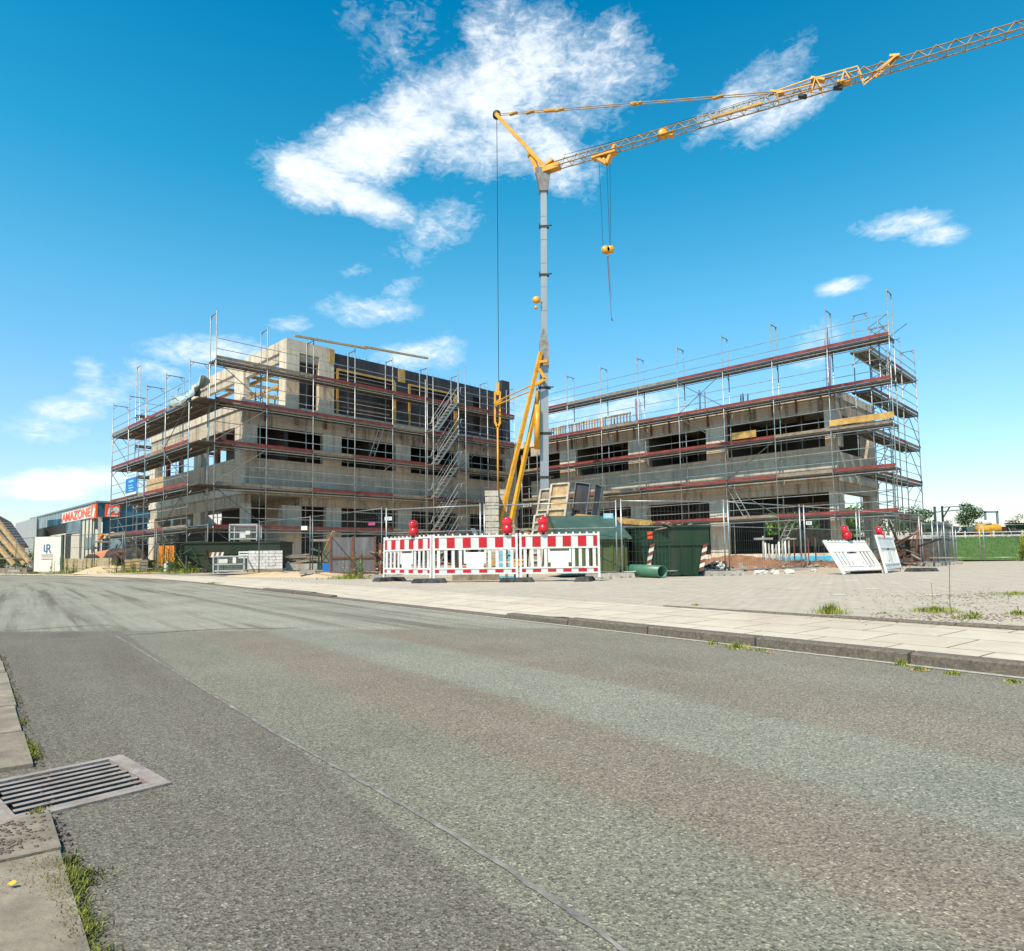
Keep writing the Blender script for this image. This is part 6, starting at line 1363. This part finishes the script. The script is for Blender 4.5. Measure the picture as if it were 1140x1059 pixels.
# machines parked on the bank
def machine(x, Y, w_, h_, label, col1, col2, seed, name='farm_machine', z=1.6):
    r_ = random.Random(seed); X = XatY(x, Y); t = thing(name, label, 'farm machine', (X, Y, z), 0, 'farm machinery parked beyond the far fence')
    mb = MB(); mb.beam((-w_/2, 0, h_*.35), (w_/2, 0, h_*.4), .12, .12); mb.beam((-w_/2, .8, h_*.35), (w_/2, .8, h_*.35), .12, .12)
    for i in range(int(w_/.5)+2): x_ = -w_/2+i*.5; mb.beam((x_, 0, h_*.38), (x_+r_.uniform(-.2,.2), -.1, 0.02), .07, .07); mb.beam((x_, 0, h_*.4), (x_+r_.uniform(-.3,.3), .6, h_*r_.uniform(.6, 1)), .05, .05)
    mb.build('frame', col1, t)
    mb = MB()
    for i in range(3): x_ = r_.uniform(-w_*.35, w_*.3); mb.hexa([(x_-.3,0,h_*.5),(x_+.3,0,h_*.5),(x_+.3,.5,h_*.5),(x_-.3,.5,h_*.5),(x_-.45,-.1,h_*.9),(x_+.45,-.1,h_*.9),(x_+.45,.6,h_*.9),(x_-.45,.6,h_*.9)])
    mb.build('hopper', col2, t)
    for s_ in (-1, 1): mb = MB(); mb.lathe([(0,-.12),(.32,-.12),(.38,-.06),(.38,.06),(.32,.12),(0,.12)], (s_*w_*.38, -.1, .38), 14, axis='x'); mb.build('wheel', M['black'], t)
    return t
machine(1075, 52, 2.4, 1.0, 'black harrow left of the yellow tank on the bank', M['dark'], M['bluegreen'], 1)
machine(1063, 54, 2.0, .9, 'dark folded harrow behind the twin fence posts', M['dark'], M['dark'], 2)
machine(1046, 50, 2.4, 1.15, 'green and white farm machine behind the stored fence panels', M['galv'], M['green'], 3)
machine(1030, 49, 2.2, 1.3, 'green farm machine right beside the end scaffold', M['green'], M['lgreen'], 4)
machine(1126, 56, 2.6, 1.1, 'green and red farm machine near the right border', M['green'], M['rust'], 5)
machine(1138, 53, 1.6, 1.3, 'pale framed farm machine cut by the right border', M['galv'], M['green'], 6)
yt = thing('slurry_tank', 'yellow tank trailer with grey top standing on the bank', 'trailer', (XatY(1102, 51), 51, 1.62)); mb = MB(); mb.lathe([(0,-.85),(.3,-.85),(.42,-.7),(.42,.7),(.3,.85),(0,.85)], (0, 0, .62), 16, axis='x'); mb.box(-.9,.9,-.35,.35,.12,.26); mb.build('tank', M['yel'], yt); mb = MB(); mb.lathe([(.0,.0),(.35,0),(.25,.3),(0,.34)], (-.1, 0, .98), 12); mb.build('cap', M['litter'], yt)
for s_ in (-.5, .4): mb = MB(); mb.lathe([(0,-.1),(.25,-.1),(.25,.1),(0,.1)], (s_, -.4, .25), 12, axis='y'); mb.build('wheel', M['black'], yt)
mbx('rear_light', M['orsign'], yt, (-.3,.4,-.5,-.42,.0,.1))
gf = MB(); gf.box(-.55,-.42,-.06,.06,0,2.2); gf.box(.42,.55,-.06,.06,0,2.2); gf.box(-.55,.55,-.06,.06,2.05,2.2); gf.box(-.55,-.42,.4,.52,0,1.2); single(gf.xf(Matrix.Translation((XatY(1106.5, 54), 54, 1.6))), 'gantry_frame', M['bluegreen'], 'grey square gantry frame rising behind the yellow tank', 'frame', (XatY(1106.5, 54), 54, 1.6))
mb = MB(); mb.beam((0,0,0),(3.2,0,.25),.08,.08); mb.box(.6,.75,-.05,.05,-.9,.5); mb.beam((2.9,0,.25),(3.3,0,0),.05,.05); single(mb.xf(Matrix.Translation((XatY(1034, 52), 52, 3.6))), 'folding_boom', M['lgreen'], 'pale green folding boom sticking up beside the end scaffold', 'boom', (XatY(1034, 52), 52, 3.6))
mb = MB(); mb.box(-.06,.06,-.05,.05,0,2.6); mb.beam((0,0,2.5),(2.6,0,2.6),.06,.06); mb.beam((0,0,1.6),(.6,0,2.5),.08,.08); single(mb.xf(Matrix.Translation((XatY(1052, 53), 53, 1.6))), 'boom_mast', M['green'], 'green mast with horizontal pole left of the round tree', 'boom', (XatY(1052, 53), 53, 1.6))

# ------------------------------------------------------------------ showroom on the left
Cn = at(109.7, 557.7, 62); ZT = Cn.z; En = gnd(35.4, 577, ZT); Rn = gnd(172, 560.2, ZT)
C2, E2, R2 = Vector((Cn.x, Cn.y)), Vector((En.x, En.y)), Vector((Rn.x, Rn.y))
sh = thing('showroom', 'flat roofed showroom with blue glazed band and orange lettering at the left', 'building', (Cn.x, Cn.y, 0), math.atan2((C2-E2).y, (C2-E2).x))
Lw = (C2-E2).length; ns = (R2-C2); ra = math.atan2(ns.y, ns.x)-math.atan2((C2-E2).y, (C2-E2).x)
def sx(px): p = along(E2, C2, px); return (p-C2).dot((C2-E2).normalized())
# left wing: local x from -Lw to 0, outside is -y
mbx('wall', M['render'], sh, (-Lw, 0, 0, .3, 0, ZT-1.5)); mbx('wall', M['dark'], sh, (-Lw, sx(73), -.03, -.002, ZT-2.55, ZT-1.55))
mbx('roof', M['bluegreen'], sh, (-Lw-.1, .1, -.2, .5, ZT-.16, ZT)); mbx('roof', M['galvd'], sh, (-Lw, 0, .5, 14, ZT-.3, ZT-.05))
x = -Lw; i = 0
while x < sx(71): mb = MB(); mb.box(x+.05, x+1.35, -.06, -.0, ZT-1.55, ZT-.17); mb.build('glass_panel', M['glass'], sh); x += 1.4
a, b_ = sx(73), sx(89); mbx('glass_panel', M['glass'], sh, (a, (a+b_)/2-.04, -.05, -.0, ZT-2.5, ZT-1.5), ((a+b_)/2+.04, b_, -.05, 0, ZT-2.5, ZT-1.5))
mbx('wall_panel', M['glass'], sh, (sx(71), 0, -.05, -.001, ZT-1.5, ZT-.17))
mbx('door', M['dark'], sh, (a+.1, sx(79), -.04, -.002, .3, ZT-2.7)); mbx('door', M['render'], sh, (sx(79), b_-.2, -.04, -.002, .3, ZT-2.9)); mbx('door_frame', M['bluegreen'], sh, (a, a+.1, -.08, -.001, .3, ZT-2.6), (b_-.15, b_, -.08, -.001, .3, ZT-2.6), (a, b_, -.08, -.001, ZT-2.7, ZT-2.6))
for px in (90.5, 94.5, 98.5, 102.5, 105): mbx('mullion', M['lgreen'], sh, (sx(px)-.06, sx(px)+.06, -.08, -.0, .2, ZT-1.5))
mbx('window', M['glass'], sh, (sx(94.2), sx(103), -.06, -.01, 2.0, 3.1)); mbx('window', M['dark'], sh, (sx(105.5), sx(108.5), -.06, -.01, ZT-2.6, ZT-1.7))
lx0, lx1 = sx(69), sx(101.5); lw = lx1-lx0; zc_ = ZT-.92
orl = mat('letter_orange', (.85,.10,.02), .45, .05, 3, None, 0, 0)
backing = mbx('letter_backing', M['white'], sh, (lx0-.1, lx1+.1, -.12, -.06, zc_-.55, zc_+.55))
to = text('AMAZONE', 1.25, orl, sh, ((lx0+lx1)/2, -.14, zc_-.02), (math.pi/2, 0, 0), .02, bold=.02, fit=lw*.98)
mbx('logo_box', orl, sh, (sx(102.2), sx(108), -.2, -.05, ZT-1.6, ZT-.25))
mb = MB(); c0 = (sx(102.2)+sx(108))/2; mb.extr([(c0-.5,-.21,ZT-1.5),(c0+.3,-.21,ZT-1.5),(c0+.7,-.21,ZT-.8),(c0+.1,-.21,ZT-.35),(c0-.2,-.21,ZT-1.0)], (0,-.01,0)); mb.build('logo_mark', M['white'], sh)
# right part, turned by ra
s2 = bpy.data.objects.new('front_wing', None); COL.objects.link(s2); s2.parent = sh; s2.rotation_euler = (0,0,ra)
Rw = ns.length-.5
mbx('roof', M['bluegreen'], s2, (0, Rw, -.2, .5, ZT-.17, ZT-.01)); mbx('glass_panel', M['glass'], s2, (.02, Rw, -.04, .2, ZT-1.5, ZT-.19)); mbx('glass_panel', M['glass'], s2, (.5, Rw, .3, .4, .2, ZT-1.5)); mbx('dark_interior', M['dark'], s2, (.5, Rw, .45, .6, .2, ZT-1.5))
for i in range(8): mbx('mullion', M['bluegreen'], s2, (i*1.6, i*1.6+.14, .1, .42, .2, ZT-1.5))
lb0 = (at(115.2, 566, 61.9).x-Cn.x); lb1 = (at(129.5, 566, 61.9).x-Cn.x)
mbx('logo_box', orl, s2, (lb0, lb1, -.25, -.06, ZT-1.5, ZT-.28))
def logo_pts(): return [(.12,.2),(.3,.18),(.42,.45),(.62,.5),(.66,.3),(.8,.3),(.95,.5),(.9,.8),(.7,.9),(.5,.72),(.32,.85),(.2,.7)]
mb = MB(); W_ = lb1-lb0; mb.extr([(lb0+u*W_, -.27, ZT-1.45+v*1.05) for u, v in logo_pts()], (0, .015, 0)); mb.box(lb0+.1*W_, lb1-.1*W_, -.27, -.255, ZT-1.44, ZT-1.33); mb.build('logo_mark', M['white'], s2)
# low brick wall and sand before it
bw = MB(); p = Vector((XatY(68, 44), 44, .1)); q = Vector((XatY(127, 41), 41, .1)); bw.beam(p+Vector((0,0,.42)), q+Vector((0,0,.42)), .3, .85); single(bw, 'garden_wall', concrete('sand_brick', (.42,.33,.2), blocks=True), 'low sand coloured brick wall before the showroom', 'wall', tuple(p))
blob(XatY(118, 34.5), 34.8, 2.0, .8, .3, 'sand_heap', M['sand'], 'low heap of pale sand behind the fence at the left', 'heap', 41, z0=.12)
blob(XatY(330, 23), 23.3, 3.4, 1.3, .14, 'sand_strip', M['sand'], 'flat strip of orange sand on the ground before the brick pallet', 'heap', 44, z0=.1, rz=-.5)
# white logo board
lbp = at(37.5, 634, 36.4); wb_ = XatY(68.5, 36.4)-XatY(37.5, 36.4)
lb = thing('logo_board', 'large white board with blue monogram fixed to the fence at the left', 'sign', (lbp.x, 36.4, .12), R_(-4)); hb_ = at(40, 598, 36.4).z-.12
mbx('board', mat('board_cream', (.72,.64,.55), .6, .06, 2), lb, (0, wb_, 0, .04, .1, hb_)); mbx('post', M['lgreen'], lb, (wb_+.01, wb_+.13, -.02, .08, 0, hb_+.1), (-.06, -.01, 0, .06, 0, hb_))
nv = mat('monogram_blue', (.03,.12,.24), .5, .1, 4, None, 0, 0)
text('L', .55, nv, lb, (wb_*.42, -.01, hb_*.68), (math.pi/2, 0, 0), .006); text('R', .72, nv, lb, (wb_*.54, -.012, hb_*.66), (math.pi/2, 0, 0), .006, sx=.8)
mbx('print', M['woodg'], lb, (wb_*.28, wb_*.72, -.005, -.001, hb_*.49, hb_*.515), (wb_*.28, wb_*.72, -.005, -.001, hb_*.44, hb_*.46), (wb_*.28, wb_*.72, -.005, -.001, hb_*.375, hb_*.4))
# house with dark roof at the left border
hX0, hX1, hY = XatY(-40, 60), XatY(34, 60), 60
hw = 9.0; hs_ = thing('house', 'cream house with dark tiled hip roof at the left border', 'house', (hX1-hw*math.cos(R_(35)), hY-hw*math.sin(R_(35)), 0), R_(35))
ze = at(20, 607, 60).z; zr = at(0, 570, 63).z+.8
mbx('wall', M['render'], hs_, (0, hw-.6, 0, 8, 0, ze))
mb = MB(); e = .4
A, B_, C_, D_ = (-e,-e,ze), (hw-.3,-e,ze), (hw-.3,8+e,ze), (-e,8+e,ze); Rr, Rl = (hw-1.6,2.6,at(24,582,62.6).z), (hw-4.6,3.2,zr+.1)
Ra2 = (-e, 3.2, zr+1.2)
mb.quad(A, B_, Rr, Rl); mb.quad(A, Rl, Ra2, (-e,-e,ze+.01)); mb.quad(B_, C_, (hw-1.6,5.5,Rr[2]), Rr); mb.quad(C_, D_, (-e,5,zr+1.2), (hw-1.6,5.5,Rr[2])); mb.quad(Rl, Rr, (hw-1.6,5.5,Rr[2]), (-e,5,zr+1.2)); mb.tri(Rl, (-e,5,zr+1.2), Ra2)
rt = mat('roof_tile_rows', (.05,.035,.04), .6, .3, 3)
o = mb.build('roof', rt, hs_); md = o.modifiers.new('thick', 'SOLIDIFY'); md.thickness = .15
mb = MB()
for i in range(9): t = (i+.5)/9; z = ze+(Rr[2]-ze)*t; y = -e+3.0*t-.06; mb.box(-e, hw-.35-1.25*t, y-.04, y+.02, z-.02, z+.06)
mb.build('tile_row', M['bluegreen'], o); mbx('gutter', M['galvd'], hs_, (-e, hw-.3, -e-.12, -e-.02, ze-.1, ze)); mbx('window', M['dark'], hs_, (hw-2.6,hw-1.6,-.04,-.001,.9,1.9))
gw = thing('annex', 'plain light grey gable building between the house and the showroom', 'building', (XatY(26, 74), 74, 0), R_(33)); aw = XatY(37, 74)-XatY(26, 74); mbx('wall', M['whites'], gw, (-.8, aw, 0, 5, 0, at(30, 583, 74).z)); mb = MB(); zz = at(30, 583, 74).z; mb.extr([(-.8,0,zz),(aw,0,zz),(aw,0,zz+.7)], (0,5,0)); mb.build('gable', M['whites'], gw)
wh = thing('warehouse', 'plain white hall glimpsed through the open ground floor of the left wing', 'building', (XatY(176, 80), 80, 0)); mbx('wall', mat('white_render', (.78,.76,.72), .9, .06, 1), wh, (0, 9.5, 0, 8, 0, 6.6)); mbx('roof', M['galvd'], wh, (-.2, 9.7, -.2, 8.2, 6.6, 6.8)); mbx('window', M['glass'], wh, (1,2.4,-.05,-.001,3.6,4.4), (4.4,5.2,-.05,-.001,3.4,4.8)); mbx('gate', M['dark'], wh, (5.8,9.2,-.05,-.001,0,3.4))
# crossed timbers of a half built frame
tf = thing('timber_structure', 'slanting new timber beams of a small frame behind the leftmost fence', 'timber frame', (XatY(0, 42), 42, .1))
bo = Vector(tf.location)
for i, (a, b_) in enumerate((((-22,555),(33,626)), ((-20,575),(28,628)), ((-18,590),(16,629)))):
    mb = MB(); mb.beam(at(a[0],a[1],42+i*.6)-bo, at(b_[0],b_[1],41.5+i*.6)-bo, .2, .22); mb.build('beam', M['wood'], tf)
mb = MB(); mb.beam(at(-5,622,42)-bo, at(30,621,42)-bo, .12, .08); mb.box(-1.6, 2.0, -.4, .6, 0, .3); mb.build('sill_beam', M['woodg'], tf)
# farm machines at the showroom
def farm(px, Y, label, hood, body, seed, w_=2.4):
    r_ = random.Random(seed); t = thing('farm_machine', label, 'farm machine', (XatY(px, Y), Y, .15), R_(seed*7 % 30-10), 'farm machinery parked before the showroom')
    for (x_, rr_) in ((-w_*.32, .55), (w_*.32, .75)): mb = MB(); mb.lathe([(0,-.2),(rr_*.6,-.2),(rr_*.9,-.2),(rr_,-.12),(rr_,.12),(rr_*.9,.2),(0,.2)], (x_, -.5, rr_), 18, axis='y'); w__ = mb.build('wheel', M['black'], t); mb = MB(); mb.lathe([(0,-.22),(rr_*.5,-.22),(rr_*.5,-.18)], (x_, -.5, rr_), 12, axis='y'); mb.build('rim', body, w__)
    mb = MB(); mb.hexa([(-w_*.5,-.3,.7),(.2,-.35,.7),(.2,.35,.7),(-w_*.5,.3,.7),(-w_*.48,-.22,1.15),(.2,-.3,1.4),(.2,.3,1.4),(-w_*.48,.22,1.15)]); mb.build('hood', hood, t)
    mb = MB(); mb.hexa([(.2,-.4,.8),(w_*.5,-.4,.8),(w_*.5,.4,.8),(.2,.4,.8),(.3,-.35,2.1),(w_*.42,-.35,2.1),(w_*.42,.35,2.1),(.3,.35,2.1)]); mb.build('hopper', body, t)
    mb = MB()
    for i in range(8): a = Vector((r_.uniform(-w_*.5,w_*.5), r_.uniform(-.5,.3), r_.uniform(.5,1.8))); mb.beam(a, a+Vector((r_.uniform(-.8,.8), r_.uniform(-.3,.3), r_.uniform(-.3,.7))), .07, .07)
    mb.build('linkage', M['dark'], t); return t
farm(121, 46, 'farm machine with orange hood and dark wheels behind the brick wall', mat('faded_orange', (.7,.25,.13), .5, .15, 3), M['bluegreen'], 1, 2.6)
farm(142, 44, 'red farm machine behind the pale timber boxes', M['rust'], M['dark'], 2)
farm(160, 45, 'green and blue farm machine left of the orange door', M['green'], M['bluegreen'], 3)
mb = MB(); r_ = random.Random(4)
mt_ = thing('load_of_parts', 'rack loaded with yellow, green and orange machine parts high before the showroom', 'rack', (XatY(145, 48), 48, .15))
for i in range(3): mb = MB(); mb.box(-2.2+i*2.1,-2.1+i*2.1,-.3,-.2,0,2.0); mb.box(-2.2+i*2.1,-2.1+i*2.1,.6,.7,0,2.0); mb.build('rack_leg', M['dark'], mt_)
mbx('shelf', M['woodg'], mt_, (-2.4,2.3,-.4,.8,1.95,2.05))
for i in range(44):
    mb = MB(); x_ = r_.uniform(-2.3,2.2); s_ = r_.uniform(.1,.24); mb.lathe([(0,-s_),(s_*.6,-s_),(s_,0),(s_*.6,s_*.8),(0,s_)], (x_, r_.uniform(-.3,.6), 2.05+s_+r_.random()*.35), 8); mb.build('machine_part', [M['ply'], M['green'], M['orange'], M['sand'], M['litter']][i % 5], mt_)
# orange door, pale timber boxes, drums
od = thing('site_locker', 'bright orange double door locker under the left scaffold', 'locker', (XatY(172.5, 31.5), 31.8, .2), R_(2)); ow = XatY(190, 31.8)-XatY(172.5, 31.8)
mbx('body', M['dark'], od, (0, ow, .05, .7, 0, 1.35)); mbx('door', M['orange'], od, (.02, ow*.32, 0, .045, .25, 1.22)); mbx('door', M['orange'], od, (ow*.4, ow-.02, 0, .045, .25, 1.22)); mbx('top_rail', M['dark'], od, (-.05, ow+.05, -.03, .75, 1.36, 1.44))
for i, (a, b_, z1, lb) in enumerate(((138, 150, .62, 'left pale timber box below the red farm machine'), (150.5, 161, .66, 'middle pale timber box with slats'), (161, 170, .6, 'dark fronted timber box left of the locker'))):
    t = thing('timber_box', lb, 'crate', (XatY(a, 33), 33-.2*i, .15), 0, 'timber boxes behind the left fence'); w__ = XatY(b_, 33)-XatY(a, 33)
    for k in range(4): mbx('slat', M['wood'] if i < 2 else M['woodg'], t, (0, w__, 0, .03, .05+k*z1/4, .05+k*z1/4+z1/5)); 
    mbx('box_body', M['woodg'] if i < 2 else M['dark'], t, (.02, w__-.02, .032, .7, .02, z1))
for i, (px, m_, lb) in enumerate(((186.5, M['white'], 'white canister below the orange locker'), (189.5, M['lgreen'], 'pale green canister right of the white one'))):
    mb = MB(); mb.lathe([(0,0),(.13,0),(.14,.04),(.14,.33),(.06,.42),(.06,.47),(0,.47)], n=12); o = mb.build('canister', m_); o.location = (XatY(px, 30.5), 30.5, .2); tag(o, lb, 'canister')
dkb = thing('container_cabin', 'dark site container standing in the open ground floor at the left corner', 'container', (XatY(192, 33), 33.6, .2), R_(38)); mbx('body', M['dark'], dkb, (0, 2.4, 0, 1.2, .1, 2.2)); mbx('roof', M['bluegreen'], dkb, (-.05, 2.45, -.05, 1.25, 2.2, 2.28))
